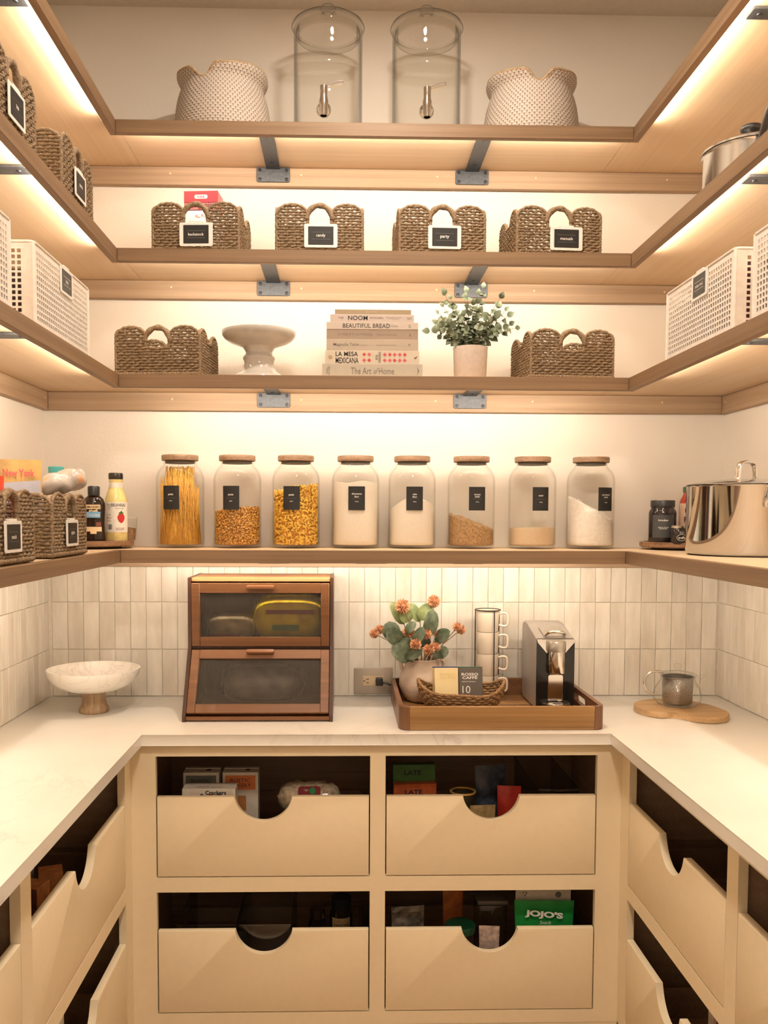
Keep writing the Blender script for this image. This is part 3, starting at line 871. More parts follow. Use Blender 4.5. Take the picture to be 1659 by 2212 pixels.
prism(b, pts, -.0008, -.0003, 'y'); obj('printed_sun', b, plain('tan_ink', srgb(170, 145, 105), .6), b1, 0)
b = nb(); tube(b, [(.124, -.0006, .0205), (.1265, -.0006, .0170), (.132, -.0006, .0225)], .0011, 5, flat=.4); obj('printed_tick', b, BLACKINK, b1, 0)
x0, x1 = bk(705, 904.4)
book('cookbook', 'plain beige cookbook third from the bottom of the stack', x0, x1, BZ[2], BZ[3], c2, .215, .003, [('Magnolia Table', -.078, 0, .076, .0105, GREYINK, {'bold': .008}), ('VOLUME 2', -.025, -.001, .022, .003, GREYINK, {}), ('JOANNA GAINES', .041, -.001, .06, .0042, GREYINK, {'spacing': 1.3}), ('M', .109, 0, .006, .009, GREYINK, {})])
x0, x1 = bk(705, 903.6)
book('cookbook', 'darker taupe cookbook in the middle of the stack', x0, x1, BZ[3], BZ[4], c3, .215, .004, [('SUNDAY SUPPERS', -.052, 0, .102, .0066, GREYINK, {'spacing': 1.35}), ('KAREN MORDECHAI', .043, -.0005, .06, .004, GREYINK, {'spacing': 1.3}), ('&', .112, 0, .006, .008, GREYINK, {})])
x0, x1 = bk(705, 904)
book('cookbook', 'pale cookbook with tall black lettering above the taupe one', x0, x1, BZ[4], BZ[5], c4, .215, .003, [('BEAUTIFUL BREAD', -.018, 0, .139, .0125, BLACKINK, {}), ('Collister', .065, 0, .023, .005, GREYINK, {}), ('Q', .110, 0, .006, .009, GREYINK, {})])
x0, x1 = bk(713, 894.7)
book('cookbook', 'pale pinkish cookbook second from the top of the stack', x0, x1, BZ[5], BZ[6], c5, .20, .004, [('NOOM', -.0425, .001, .058, .0125, BLACKINK, {'bold': .01}), ('THE', -.093, .001, .0155, .0052, BLACKINK, {'spacing': 1.2}), ('KITCHEN', .013, .001, .038, .0052, BLACKINK, {'spacing': 1.2}), ('100 Healthy Recipes\nfor Everyone', .064, .001, .05, .007, GREYINK, {}), ('OO', .110, .001, .014, .007, GREYINK, {})])
x0, x1 = bk(723, 888.4)
book('cookbook', 'thin olive-brown book on top of the cookbook stack', x0, x1, BZ[6], BZ[7], c6, .19, .006, [('RECIPES', -.004, 0, .034, .0045, c4, {'spacing': 1.3})])

# potted eucalyptus
t = thing('potted_eucalyptus', 'small potted eucalyptus in a pale pink ceramic pot', 'plant', (.3845, 2.735, SZ[2]))
POT = plain('pale_clay', (0.58, 0.50, 0.45), 0.75, nscale=90, var=0.06, bump=0.1)
g = nb(); lathe(g, [(0, .0), (.046, .0), (.0485, .004), (.0525, .10), (.053, .104), (.050, .104), (.049, .098), (.047, .080), (0, .080)], 48); obj('pot', g, POT, t, 50)
g = nb(); lathe(g, [(0, .088), (.03, .087), (.0478, .083), (.0478, .0805), (0, .0805)], 24); obj('soil', g, plain('soil', (.05, .035, .02), .9), t)
def m_leaf(name, a, b, c):
    tt = NT(name); v = tt.coord(); n = tt.noise(v, 45, 2)
    return tt.set(tt.ramp(n, [(0.3, a), (0.5, b), (0.7, c)]), 0.5, spec=0.3)
EUC = m_leaf('eucalyptus_leaf', (0.085, 0.11, 0.065), (0.17, 0.21, 0.14), (0.33, 0.36, 0.26))
STEM = plain('green_stem', (0.10, 0.12, 0.05), 0.6)
def leaf_mesh(L, W_, curl=.15, n=6):
    bm = nb(); rows_ = []
    for i in range(n + 1):
        s = i / n; w = W_ * math.sin(math.pi * min(1, .06 + .94 * s) ** .8) * .5 if i < n else 0.0003
        z = curl * L * math.sin(math.pi * s) * .5 - curl * L * s * s
        rows_.append([bm.verts.new((-w, L * s, z + .12 * w)), bm.verts.new((0, L * s, z)), bm.verts.new((w, L * s, z + .12 * w))])
    for a, b in zip(rows_, rows_[1:]):
        bm.faces.new((a[0], a[1], b[1], b[0])); bm.faces.new((a[1], a[2], b[2], b[1]))
    me = bpy.data.meshes.new('leaf'); bm.to_mesh(me); bm.free(); return me
LM = [leaf_mesh(.020, .0175), leaf_mesh(.024, .021), leaf_mesh(.017, .0145)]
for m in LM: m.materials.append(EUC); m.polygons.foreach_set('use_smooth', [True] * len(m.polygons))
rg = random.Random(11); nleaf = 0
stems = [(-88, .40, .155), (-62, .30, .17), (-40, .55, .19), (-15, .25, .185), (5, .6, .165), (25, .28, .20), (45, .5, .18), (68, .42, .15), (85, .62, .14), (112, .5, .13), (140, .45, .12), (165, .6, .14), (200, .5, .15), (230, .55, .13), (-70, .72, .10), (-110, .68, .12), (75, .78, .12), (50, .85, .11), (-30, .15, .165), (30, .12, .18), (0, .38, .15), (-100, .9, .11), (95, .88, .125), (-55, .85, .09), (-20, .5, .12), (15, .45, .13), (35, .7, .13), (-45, .35, .14), (60, .6, .15), (-80, .55, .14), (10, .8, .10), (-12, .75, .09)]
rest = nb()
for si, (az, lean, ln) in enumerate(stems):
    a = R(az); pts = []
    dx, dy = math.sin(a), -math.cos(a) * .55
    for i in range(9):
        s = i / 8; rr = ln * lean * (s ** 1.3) * 1.15; zz = .082 + ln * s * (1 - .42 * lean * lean * s)
        pts.append(Vector((dx * (.012 + rr), min(dy * (.012 + rr), .12), zz)))
    st = nb(); tube(st, pts, [.0013 * (1 - .6 * i / 8) for i in range(9)], 5); so = obj('stem', st, STEM, t)
    for i in range(2, 9):
        p = pts[i]; d = (pts[min(i + 1, 8)] - pts[i - 1]).normalized()
        for sg in ((-1, 1) if i < 8 else (0,)):
            lm = rg.choice(LM)
            side = d.cross(Vector((rg.uniform(-1, 1), rg.uniform(-1, 1), rg.uniform(-1, 1)))).normalized()
            yv = (d * (.35 if sg else 1) + side * (sg or .2)).normalized()
            zv = (Vector((rg.uniform(-.6, .6), -1.0, rg.uniform(.0, .9)))); zv = (zv - yv * zv.dot(yv)).normalized(); xv = yv.cross(zv)
            sc_ = rg.uniform(.8, 1.2)
            LMX = Matrix(((xv.x * sc_, yv.x * sc_, zv.x * sc_, p.x), (xv.y * sc_, yv.y * sc_, zv.y * sc_, p.y), (xv.z * sc_, yv.z * sc_, zv.z * sc_, p.z), (0, 0, 0, 1)))
            if si < 22:
                l = bpy.data.objects.new('leaf', lm); COL.objects.link(l); l.parent = so; l.matrix_local = LMX
            else:
                k0 = len(rest.verts); rest.from_mesh(lm); rest.verts.ensure_lookup_table(); bmesh.ops.transform(rest, matrix=LMX, verts=rest.verts[k0:])

obj('foliage', rest, EUC, t, 180)['kind'] = 'stuff'

# ================================================================== white perforated bins
def grid_face(bm, M, L, H, mL, mB, mT, cell, hole, th):
    nx = int((L - 2 * mL) / cell); nz = int((H - mB - mT) / cell)
    ox = (L - nx * cell) / 2; oz = mB + ((H - mB - mT) - nz * cell) / 2; g = (cell - hole) / 2
    xs = [0]; zs = [0]
    for i in range(nx): xs += [ox + i * cell + g, ox + i * cell + g + hole]
    for i in range(nz): zs += [oz + i * cell + g, oz + i * cell + g + hole]
    xs.append(L); zs.append(H)
    V = [[[bm.verts.new(M @ Vector((x - L / 2, y, z))) for z in zs] for x in xs] for y in (0, th)]
    for i in range(len(xs) - 1):
        for j in range(len(zs) - 1):
            if i % 2 and j % 2:
                for (a, b), (c, d) in (((i, j), (i + 1, j)), ((i + 1, j), (i + 1, j + 1)), ((i + 1, j + 1), (i, j + 1)), ((i, j + 1), (i, j))):
                    bm.faces.new((V[0][a][b], V[0][c][d], V[1][c][d], V[1][a][b]))
            else:
                bm.faces.new((V[0][i][j], V[0][i + 1][j], V[0][i + 1][j + 1], V[0][i][j + 1]))
                bm.faces.new((V[1][i][j], V[1][i][j + 1], V[1][i + 1][j + 1], V[1][i + 1][j]))
    for i in range(len(xs) - 1):
        for j in (0, len(zs) - 1): bm.faces.new((V[0][i][j], V[0][i + 1][j], V[1][i + 1][j], V[1][i][j]))
    for j in range(len(zs) - 1):
        for i in (0, len(xs) - 1): bm.faces.new((V[0][i][j], V[0][i][j + 1], V[1][i][j + 1], V[1][i][j]))
BINW = plain('bin_white', (0.80, 0.74, 0.68), 0.45)
BW, BD, BH = .410, .265, .178
def bin_meshes():
    out = []
    for q, (L, D) in enumerate(((BW, BD), (BD, BW), (BW, BD), (BD, BW))):
        bm = nb(); M = Matrix.Rotation(R(90 * q), 4, 'Z') @ Matrix.Translation((0, -D / 2, 0))
        grid_face(bm, M, L - (0 if q % 2 == 0 else .006), BH, .012 if q % 2 == 0 else .022, .012, .012, .0126, .0082, .0022)
        bmesh.ops.recalc_face_normals(bm, faces=bm.faces); me = bpy.data.meshes.new('perforated_side'); bm.to_mesh(me); bm.free(); me.materials.append(BINW); out.append(me)
    bm = nb(); pts = rrect(-BW / 2, BW / 2, -BD / 2, BD / 2, .012, 4); tube(bm, [(x, y, BH) for x, y in pts], .0032, 6, closed=True)
    me = bpy.data.meshes.new('rim'); bm.to_mesh(me); bm.free(); me.materials.append(BINW); out.append(me)
    bm = nb()
    for sx in (-1, 1):
        for sy in (-1, 1): tube(bm, [(sx * (BW / 2 - .002), sy * (BD / 2 - .002), .001), (sx * (BW / 2 - .002), sy * (BD / 2 - .002), BH)], .0045, 8)
    me = bpy.data.meshes.new('corner_post'); bm.to_mesh(me); bm.free(); me.materials.append(BINW); out.append(me)
    bm = nb(); box(bm, -BW / 2 + .004, BW / 2 - .004, -BD / 2 + .004, BD / 2 - .004, .0008, .003); me = bpy.data.meshes.new('base'); bm.to_mesh(me); bm.free(); me.materials.append(BINW); out.append(me)
    return out
_bin = bin_meshes()
GREYCARD = plain('grey_card', (0.085, 0.085, 0.082), 0.55)
def white_bin(label, loc, rz, word):
    t = thing('perforated_bin', label, 'storage bin', loc, rz, 'white perforated bins')
    for me in _bin:
        o = bpy.data.objects.new(me.name.split('.')[0], me); COL.objects.link(o); o.parent = t
        if me.name.startswith('corner'): o['kind'] = 'stuff'
    clip_label(t, word, (.015, -BD / 2 - .0005, BH - .031), w=.095, h=.064, cardcol=GREYCARD, frame_mat=WHITEP)
    return t
LY, RY = 2.1665, 2.159
white_bin('white perforated bin on the left shelf, the farther one', (-.800, LY, SZ[2]), R(90), 'baby')
white_bin('white perforated bin on the left shelf, cut by the picture edge', (-.800, LY - .546, SZ[2]), R(90), '')
white_bin('white perforated bin on the right shelf, the farther one', (.985, RY, SZ[2]), R(-90), 'indian food')
white_bin('white perforated bin on the right shelf, cut by the picture edge', (.985, RY - .500, SZ[2]), R(-90), '')
# packets kept in the bins
BINC = [('dark_packet', (.025, .02, .03)), ('red_packet', (.12, .03, .03)), ('green_packet', (.04, .07, .03)), ('brown_packet', (.07, .035, .02)), ('tan_packet', (.20, .15, .10))]
def pouch(bm, w, d, h, n=10, top=.12):
    """a stand-up packet, fat below and crimped flat at the top"""
    V = []
    for j in range(n + 1):
        s = j / n; k = math.sin(math.pi * min(1, (1 - s) * .5 + .02)) if s < 1 else .02
        dd = d * (.35 + .65 * math.sin(math.pi * (.25 + .75 * (1 - s)) )) if s < .9 else d * .06
        dd = d * max(.05, (1 - s ** 2.2)) * (.75 + .25 * math.sin(math.pi * min(1, s * 2.2)))
        V.append([bm.verts.new((w / 2 * x * (1 - .05 * math.sin(math.pi * s)), dd / 2 * y, h * s)) for x, y in ((-1, 0), (-.7, -.8), (0, -1), (.7, -.8), (1, 0), (.7, .8), (0, 1), (-.7, .8))])
    for a, b in zip(V, V[1:]):
        for i in range(8): bm.faces.new((a[i], a[(i + 1) % 8], b[(i + 1) % 8], b[i]))
    bm.faces.new(V[0][::-1]); bm.faces.new(V[-1]); return bm
rg = random.Random(21)
for nm, cx, cy, sg in (('far left', -.800, LY, 1), ('near left', -.800, LY - .546, 1), ('far right', .985, RY, -1), ('near right', .985, RY - .500, -1)):
    for k in range(4):
        cn, cc = BINC[(k + (0 if sg > 0 else 2) + len(nm)) % 5]
        h_ = rg.uniform(.115, .155); w_ = rg.uniform(.082, .092)
        tt = thing('food_packet', f'{["nearest", "second nearest", "third nearest", "farthest"][k]} boxed food packet inside the {nm} white bin', 'packet', (cx + sg * .075, cy - .147 + .098 * k, SZ[2] + .0032), R(rg.uniform(-3, 3)), 'packets inside the white bins')
        b = nb(); box(b, -.042, .042, -w_ / 2, w_ / 2, 0, h_, .002, 1); obj('carton', b, plain('packet_' + cn, cc, .45, nscale=30, var=.5), tt)
        b = nb(); box(b, *sorted((sg * .0423, sg * .0429)), -w_ * .32, w_ * .32, h_ * .3, h_ * .75); obj('printed_panel', b, plain('packet_print_%d' % (k % 3), [(.24, .17, .11), (.06, .03, .04), (.13, .05, .03)][k % 3], .5, nscale=50, var=.5), tt, 0)
    tt = thing('food_packet', f'dark packet against the near end of the {nm} white bin', 'packet', (cx - sg * .045, cy - .125, SZ[2] + .0032), R(rg.uniform(-4, 4)), 'packets inside the white bins')
    b = nb(); box(b, -.062, .062, -.06, .06, 0, .118, .002, 1); obj('carton', b, plain('packet_end_' + nm, (.07, .075, .045) if sg > 0 else (.11, .055, .03), .45, nscale=30, var=.6), tt)

# ================================================================== eight storage jars
WALNUT = wood('acacia_x', (0.14, 0.075, 0.04), (0.26, 0.15, 0.085), (0.42, 0.27, 0.165), 'x', scale=2.2, rough=0.45)
RUBBER = plain('grey_gasket', (0.20, 0.19, 0.175), 0.6)
JR = .0755
JARG = glass('jar_glass', (0.996, 0.996, 0.992), (0.90, 0.905, 0.89))
def jar_meshes():
    o = [(0, .003), (.05, .003), (.068, .002), (.0735, .005), (JR, .012), (JR, .212), (.0745, .224), (.0712, .236), (.0655, .247), (.0585, .255), (.0530, .2595), (.0512, .263), (.0512, .268), (.0525, .270)]
    i = [(.0500, .270), (.0485, .262), (.0560, .252), (.0630, .244), (.0685, .234), (.0718, .223), (.0728, .212), (.0728, .014), (.068, .009), (0, .009)]
    g = nb(); lathe(g, o + i, 64); return g
_jm = nb(); _jm.free()
def bend(me, r, z0=0.0, ang=0.0):
    for v in me.vertices:
        a = v.co.x / r + ang; rr = r - v.co.y
        v.co = (rr * math.sin(a), -rr * math.cos(a), v.co.z + z0)
    return me
def jar_label(t, lines, sub, ang, zc=.157):
    w, h = .0525, .0735
    bm = nb(); n = 14
    for y in (-.0006, -.0001):
        vs = [[bm.verts.new((w * (i / n - .5), y, h * (j - .5))) for j in (0, 1)] for i in range(n + 1)]
        for a, b in zip(vs, vs[1:]): bm.faces.new((a[0], b[0], b[1], a[1]) if y < -.0003 else (a[1], b[1], b[0], a[0]))
    me = bpy.data.meshes.new('label'); bm.to_mesh(me); bm.free(); bend(me, JR, zc, ang)
    o = mobj('label', me, CARD, t)
    k = len(lines)
    for i, s in enumerate(lines):
        m = text_mesh(s, height=.0052 * (1.25 if any(c in s for c in 'pgyqj') and any(c in s for c in 'lkbdft') else 1.0), bold=.015, extrude=.0010); 
        zz = .009 + ((k - 1) / 2 - i) * .0082
        for v in m.vertices: v.co.z += zz
        tag(mobj('lettering', bend(m, JR, zc, ang), INK, o, 0), kind='stuff')
    m = text_mesh(sub, height=.0036, extrude=.0010, bold=.01)
    for v in m.vertices: v.co.z -= .0105
    tag(mobj('lettering', bend(m, JR, zc, ang), INK, o, 0), kind='stuff')
    bm = nb(); vs = [[bm.verts.new((.029 * (i / 8 - .5), -.0010, -.0012 + .0005 * j)) for j in (0, 1)] for i in range(9)]
    for a, b in zip(vs, vs[1:]): bm.faces.new((a[0], b[0], b[1], a[1]))
    me = bpy.data.meshes.new('printed_line'); bm.to_mesh(me); bm.free(); mobj('printed_line', bend(me, JR, zc, ang), GREYINK, o, 0)
JG = jar_meshes(); bmesh.ops.recalc_face_normals(JG, faces=JG.faces)
JME = bpy.data.meshes.new('jar_glass'); JG.to_mesh(JME); JG.free(); JME.materials.append(JARG)
JME.polygons.foreach_set('use_smooth', [True] * len(JME.polygons)); JME.set_sharp_from_angle(angle=R(70))
def jar(label, x, lines, sub, ang, lid_rot=0):
    t = thing('storage_jar', label, 'jar', (x, 2.842, SZ[3]), 0, 'glass storage jars with wooden lids')
    o = bpy.data.objects.new('glass', JME); COL.objects.link(o); o.parent = t
    l = nb(); lathe(l, [(0, .2735), (.0555, .2735), (.0575, .2755), (.0578, .289), (.0560, .2915), (0, .2915)], 48); lid = obj('lid', l, WALNUT, t, 40); lid.rotation_euler = (0, 0, R(lid_rot))
    g = nb(); lathe(g, [(0, .2655), (.0455, .2655), (.0475, .2675), (.0455, .2695), (.0475, .2715), (.0455, .2733), (0, .2733)], 40); obj('gasket', g, RUBBER, lid, 40)
    jar_label(t, lines, sub, ang)
    return t
FR = .0712
def fill(t, name, mat, zfun, seed=0, rough=0.0, z0=.0105, n=56, m=14, rings=10):
    """powder filling the jar up to a surface zfun(x,y)"""
    rg = random.Random(seed); bm = nb(); V = []
    def z_(x, y): return zfun(x, y)
    cb_ = bm.verts.new((0, 0, z0)); R0 = [bm.verts.new((.066 * math.cos(2 * math.pi * i / n), .066 * math.sin(2 * math.pi * i / n), z0)) for i in range(n)]
    for i in range(n): bm.faces.new((cb_, R0[(i + 1) % n], R0[i]))
    prev = R0
    for j in range(m + 1):
        row = []
        for i in range(n):
            a = 2 * math.pi * i / n; x, y = FR * math.cos(a), FR * math.sin(a)
            row.append(bm.verts.new((x, y, z0 + .003 + (z_(x, y) - z0 - .003) * j / m)))
        for i in range(n): bm.faces.new((prev[i], prev[(i + 1) % n], row[(i + 1) % n], row[i]))
        prev = row
    for k in range(1, rings):
        rr = FR * (1 - k / rings); row = []
        for i in range(n):
            a = 2 * math.pi * i / n; x, y = rr * math.cos(a), rr * math.sin(a)
            row.append(bm.verts.new((x, y, z_(x, y) + rg.uniform(-rough, rough))))
        for i in range(n): bm.faces.new((prev[i], prev[(i + 1) % n], row[(i + 1) % n], row[i]))
        prev = row
    c = bm.verts.new((0, 0, z_(0, 0)))
    for i in range(n): bm.faces.new((prev[i], prev[(i + 1) % n], c))
    o = obj(name, bm, mat, t, 60); o['kind'] = 'stuff'; return o
def powder(name, c, sc=250, bump=.3, var=.05): return plain(name, c, .9, nscale=sc, var=var, bump=bump)
FLOUR = powder('flour', (.80, .74, .65)); SUGAR = powder('raw_sugar', (.66, .52, .36), 500, .4, .12)
BROWN = powder('brown_sugar', (.40, .25, .12), 160, .8, .35); PSUG = powder('powdered_sugar', (.82, .78, .73), 90, .6, .06)
PASTA = plain('dry_pasta', srgb(238, 190, 74), .45, nscale=80, var=.14); PASTA2 = plain('ring_pasta', srgb(226, 174, 92), .5, nscale=80, var=.16)
SPAG = plain('spaghetti', srgb(234, 184, 84), .45, nscale=90, var=.15)
JX = [-.5190, -.3383, -.1525, .0368, .2172, .4069, .6033, .7913]
asn = lambda px: math.asin(max(-.95, min(.95, px * .00146 / JR)))

# 1 spaghetti
t = jar('glass jar filled with long spaghetti', JX[0], ['pasta'], 'pasta', asn(-11), 10)
rg = random.Random(4)
bm = nb()
for k in range(300):
    a = 2 * math.pi * rg.random(); r0 = .0665 * math.sqrt(rg.uniform(.25, 1)); ln = .243
    b = a + rg.gauss(0, .5) + (math.pi * .15 if rg.random() < .3 else 0); r1 = rg.uniform(.02, .046) if rg.random() < .6 else rg.uniform(.045, .066)
    p0 = Vector((r0 * math.cos(a), r0 * math.sin(a), .0112)); p1 = Vector((r1 * math.cos(b), r1 * math.sin(b), rg.uniform(.243, .258) if r1 < .045 else rg.uniform(.17, .225)))
    tube(bm, [p0, p0.lerp(p1, .5), p1], .00105, 4)
o = obj('spaghetti', bm, SPAG, t, 180); o['kind'] = 'stuff'
bm = nb(); lathe(bm, [(0, .0106), (.058, .0106), (.050, .06), (.036, .15), (.030, .235), (0, .235)], 24); o = obj('spaghetti_core', bm, SPAG, t, 180); o['kind'] = 'stuff'

def pieces(t, name, mat, zfun, proto_pts, rad, seed, pitch, corem):
    rg = random.Random(seed); bm = nb()
    def put(p, nrm):
        q = Vector((rg.gauss(0, 1), rg.gauss(0, 1), rg.gauss(0, 1))).normalized()
        rot = q.rotation_difference(Vector((0, 0, 1))).to_matrix() @ Matrix.Rotation(rg.uniform(0, 6.28), 3, 'Z')
        pp = []
        for v in proto_pts: pp.append(p + rot @ Vector(v))
        # keep inside the glass
        for i, v in enumerate(pp):
            rr = math.hypot(v.x, v.y)
            if rr > FR - rad: v.x *= (FR - rad) / rr; v.y *= (FR - rad) / rr
            v.z = max(v.z, .0105 + rad)
        tube(bm, pp, rad, 6, cap=False)
    z = .016
    while z < .24:
        n = int(2 * math.pi * FR / pitch)
        for i in range(n):
            a = 2 * math.pi * (i + rg.uniform(-.3, .3)) / n
            if math.sin(a) > .55: continue
            rr = FR - rad * rg.uniform(1.0, 2.2); x, y = rr * math.cos(a), rr * math.sin(a); zz = z + rg.uniform(-.4, .4) * pitch
            if zz < zfun(x, y): put(Vector((x, y, zz)), None)
        z += pitch * .82
    k = int(2 * FR / pitch)
    for i in range(-k, k + 1):
        for j in range(-k, k + 1):
            x, y = i * pitch + rg.uniform(-.4, .4) * pitch, j * pitch + rg.uniform(-.4, .4) * pitch
            if math.hypot(x, y) < FR - rad * 2: put(Vector((x, y, zfun(x, y) - rad * rg.uniform(0, 1.5))), None)
    o = obj(name, bm, mat, t, 180); o['kind'] = 'stuff'
    global FR_
    old = zfun
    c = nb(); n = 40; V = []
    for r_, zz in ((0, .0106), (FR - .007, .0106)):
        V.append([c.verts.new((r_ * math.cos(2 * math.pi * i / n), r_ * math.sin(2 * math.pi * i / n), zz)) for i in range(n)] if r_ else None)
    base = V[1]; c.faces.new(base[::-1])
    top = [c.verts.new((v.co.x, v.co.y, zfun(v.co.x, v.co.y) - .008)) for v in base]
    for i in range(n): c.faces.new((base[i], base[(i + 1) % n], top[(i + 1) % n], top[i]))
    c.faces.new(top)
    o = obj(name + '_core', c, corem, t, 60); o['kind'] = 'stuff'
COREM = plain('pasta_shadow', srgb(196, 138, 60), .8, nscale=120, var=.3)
# 2 little rings
t = jar('glass jar half full of tiny ring pasta', JX[1], ['pasta'], 'pasta', asn(-8), 70)
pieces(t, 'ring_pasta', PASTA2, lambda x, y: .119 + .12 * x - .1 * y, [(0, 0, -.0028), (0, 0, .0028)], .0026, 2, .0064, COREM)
# 3 corkscrew
t = jar('glass jar filled with corkscrew pasta', JX[2], ['pasta'], 'pasta', asn(-7), 20)
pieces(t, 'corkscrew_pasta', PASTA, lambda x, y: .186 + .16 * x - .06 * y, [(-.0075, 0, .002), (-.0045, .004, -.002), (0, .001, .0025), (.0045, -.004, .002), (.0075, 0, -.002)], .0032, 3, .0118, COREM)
# 4..8 powders
t = jar('glass jar filled to the shoulder with all-purpose flour', JX[3], ['all-purpose', 'flour'], 'baking', asn(2), 45)
fill(t, 'flour', FLOUR, lambda x, y: .210 + .004 * math.sin(60 * x) + .05 * y)
t = jar('glass jar over half full of cake flour', JX[4], ['cake', 'flour'], 'baking', asn(2), 80)
fill(t, 'flour', FLOUR, lambda x, y: .158 - 7.0 * (x - .004) ** 2 + .004 * math.sin(45 * x + 30 * y), 1, .0006)
t = jar('glass jar with a slope of lumpy brown sugar', JX[5], ['brown', 'sugar'], 'baking', asn(6), 5)
def lumpy(a, b, c, seed, amp):
    rg_ = random.Random(seed); ws = [(rg_.uniform(60, 260), rg_.uniform(60, 260), rg_.uniform(0, 6)) for _ in range(8)]
    return lambda x, y: a + b * x + c * y + amp * sum(math.sin(p * x + q * y + r) for p, q, r in ws) / 4
fill(t, 'brown_sugar', BROWN, lumpy(.084, -.34, .12, 3, .0055), 2, .0012, rings=16)
t = jar('glass jar a quarter full of raw sugar', JX[6], ['sugar'], 'baking', asn(8), 120)
fill(t, 'sugar', SUGAR, lambda x, y: .0665 + .02 * x)
t = jar('glass jar half full of heaped powdered sugar', JX[7], ['powdered', 'sugar'], 'baking', asn(20), 40)
fill(t, 'powdered_sugar', PSUG, lumpy(.128, -.50, .22, 5, .007), 4, .0015, rings=16)

# ================================================================== worktop: footed marble bowl
def m_marble():
    t = NT('white_marble'); v = t.coord(); n = t.noise(v, 14, 5, .6, 1.0)
    m = t.a('ShaderNodeMath', operation='SUBTRACT'); m.inputs[1].default_value = .5; t.l(n, m.inputs[0])
    ab = t.a('ShaderNodeMath', operation='ABSOLUTE'); t.l(m.outputs[0], ab.inputs[0])
    c = t.ramp(ab.outputs[0], [(0.0, (.68, .64, .59)), (.015, (.77, .735, .69)), (.05, (.82, .79, .745))]); return t.set(c, .3)
MARBLE = m_marble()
t = thing('footed_bowl', 'white marble bowl on a turned wooden foot in the left corner', 'bowl', (-.7640, 2.715, CT))
FOOTW = wood('mango_wood', (.20, .12, .06), (.33, .21, .115), (.45, .31, .18), 'z', scale=2.0, rough=.5)
g = nb(); lathe(g, [(0, 0), (.044, 0), (.046, .004), (.045, .011), (.039, .022), (.036, .036), (.036, .052), (.040, .064), (0, .064)], 14); obj('foot', g, FOOTW, t, 20)
g = nb(); lathe(g, [(0, .0645), (.045, .0645), (.075, .070), (.104, .082), (.124, .098), (.134, .113), (.1385, .128), (.1385, .134), (.1350, .134), (.131, .122), (.118, .104), (.095, .090), (.06, .080), (0, .077)], 72); obj('bowl', g, MARBLE, t, 60)

# ================================================================== bread box with two reeded glass doors
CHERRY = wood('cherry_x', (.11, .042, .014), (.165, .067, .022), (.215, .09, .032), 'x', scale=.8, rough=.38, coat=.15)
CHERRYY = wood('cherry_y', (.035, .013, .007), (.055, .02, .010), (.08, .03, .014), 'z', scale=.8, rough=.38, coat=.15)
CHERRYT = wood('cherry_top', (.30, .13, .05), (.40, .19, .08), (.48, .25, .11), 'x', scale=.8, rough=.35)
def m_reeded():
    t = NT('reeded_glass'); t.n.remove(t.b)
    rf = t.a('ShaderNodeBsdfRefraction'); rf.inputs['IOR'].default_value = 1.25; rf.inputs['Roughness'].default_value = .16; rf.inputs['Color'].default_value = (.95, .93, .90, 1)
    tr = t.a('ShaderNodeBsdfTransparent'); tr.inputs['Color'].default_value = (.96, .94, .92, 1)
    gl = t.a('ShaderNodeBsdfGlossy'); gl.inputs['Roughness'].default_value = .28; gl.inputs['Color'].default_value = (.55, .53, .5, 1)
    fr = t.a('ShaderNodeFresnel'); fr.inputs['IOR'].default_value = 1.6
    m0 = t.a('ShaderNodeMixShader'); m0.inputs[0].default_value = .55; t.l(rf.outputs[0], m0.inputs[1]); t.l(tr.outputs[0], m0.inputs[2])
    df = t.a('ShaderNodeBsdfDiffuse'); df.inputs['Color'].default_value = (.34, .30, .26, 1); md = t.a('ShaderNodeMixShader'); md.inputs[0].default_value = .13; t.l(m0.outputs[0], md.inputs[1]); t.l(df.outputs[0], md.inputs[2])
    m1 = t.a('ShaderNodeMixShader'); t.l(fr.outputs[0], m1.inputs[0]); t.l(md.outputs[0], m1.inputs[1]); t.l(gl.outputs[0], m1.inputs[2]); t.l(m1.outputs[0], t.out.inputs[0]); return t.m
REED = m_reeded()
BX, BYF, BYU, BYB = -.2508, 2.575, 2.690, 2.905
BWD = .4395; HB_, HM = .4140, .2050
t = thing('bread_box', 'dark cherry wood bread box with two reeded glass doors', 'bread box', (BX, BYF, CT))
yu, yb = BYU - BYF, BYB - BYF
prof = [(-.004, 0), (yb, 0), (yb, HB_), (yu - .006, HB_), (yu - .006, HM), (-.004, .020)]
for sg in (-1, 1):
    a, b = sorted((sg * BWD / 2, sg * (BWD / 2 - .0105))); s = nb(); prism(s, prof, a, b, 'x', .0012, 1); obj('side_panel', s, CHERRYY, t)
iw = BWD / 2 - .0107
s = nb(); box(s, -iw, iw, yu + .001, yb, HB_ - .012, HB_ - .001, .0008, 1); obj('top_panel', s, CHERRYT, t)
s = nb(); box(s, -iw, iw, 0, yb, .003, .015, .0008, 1); obj('bottom_panel', s, CHERRY, t)
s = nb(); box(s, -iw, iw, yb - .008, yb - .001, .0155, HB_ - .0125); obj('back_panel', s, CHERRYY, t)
s = nb(); box(s, -iw, iw, yu, yb - .009, HM - .008, HM + .001); obj('middle_shelf', s, CHERRYY, t)
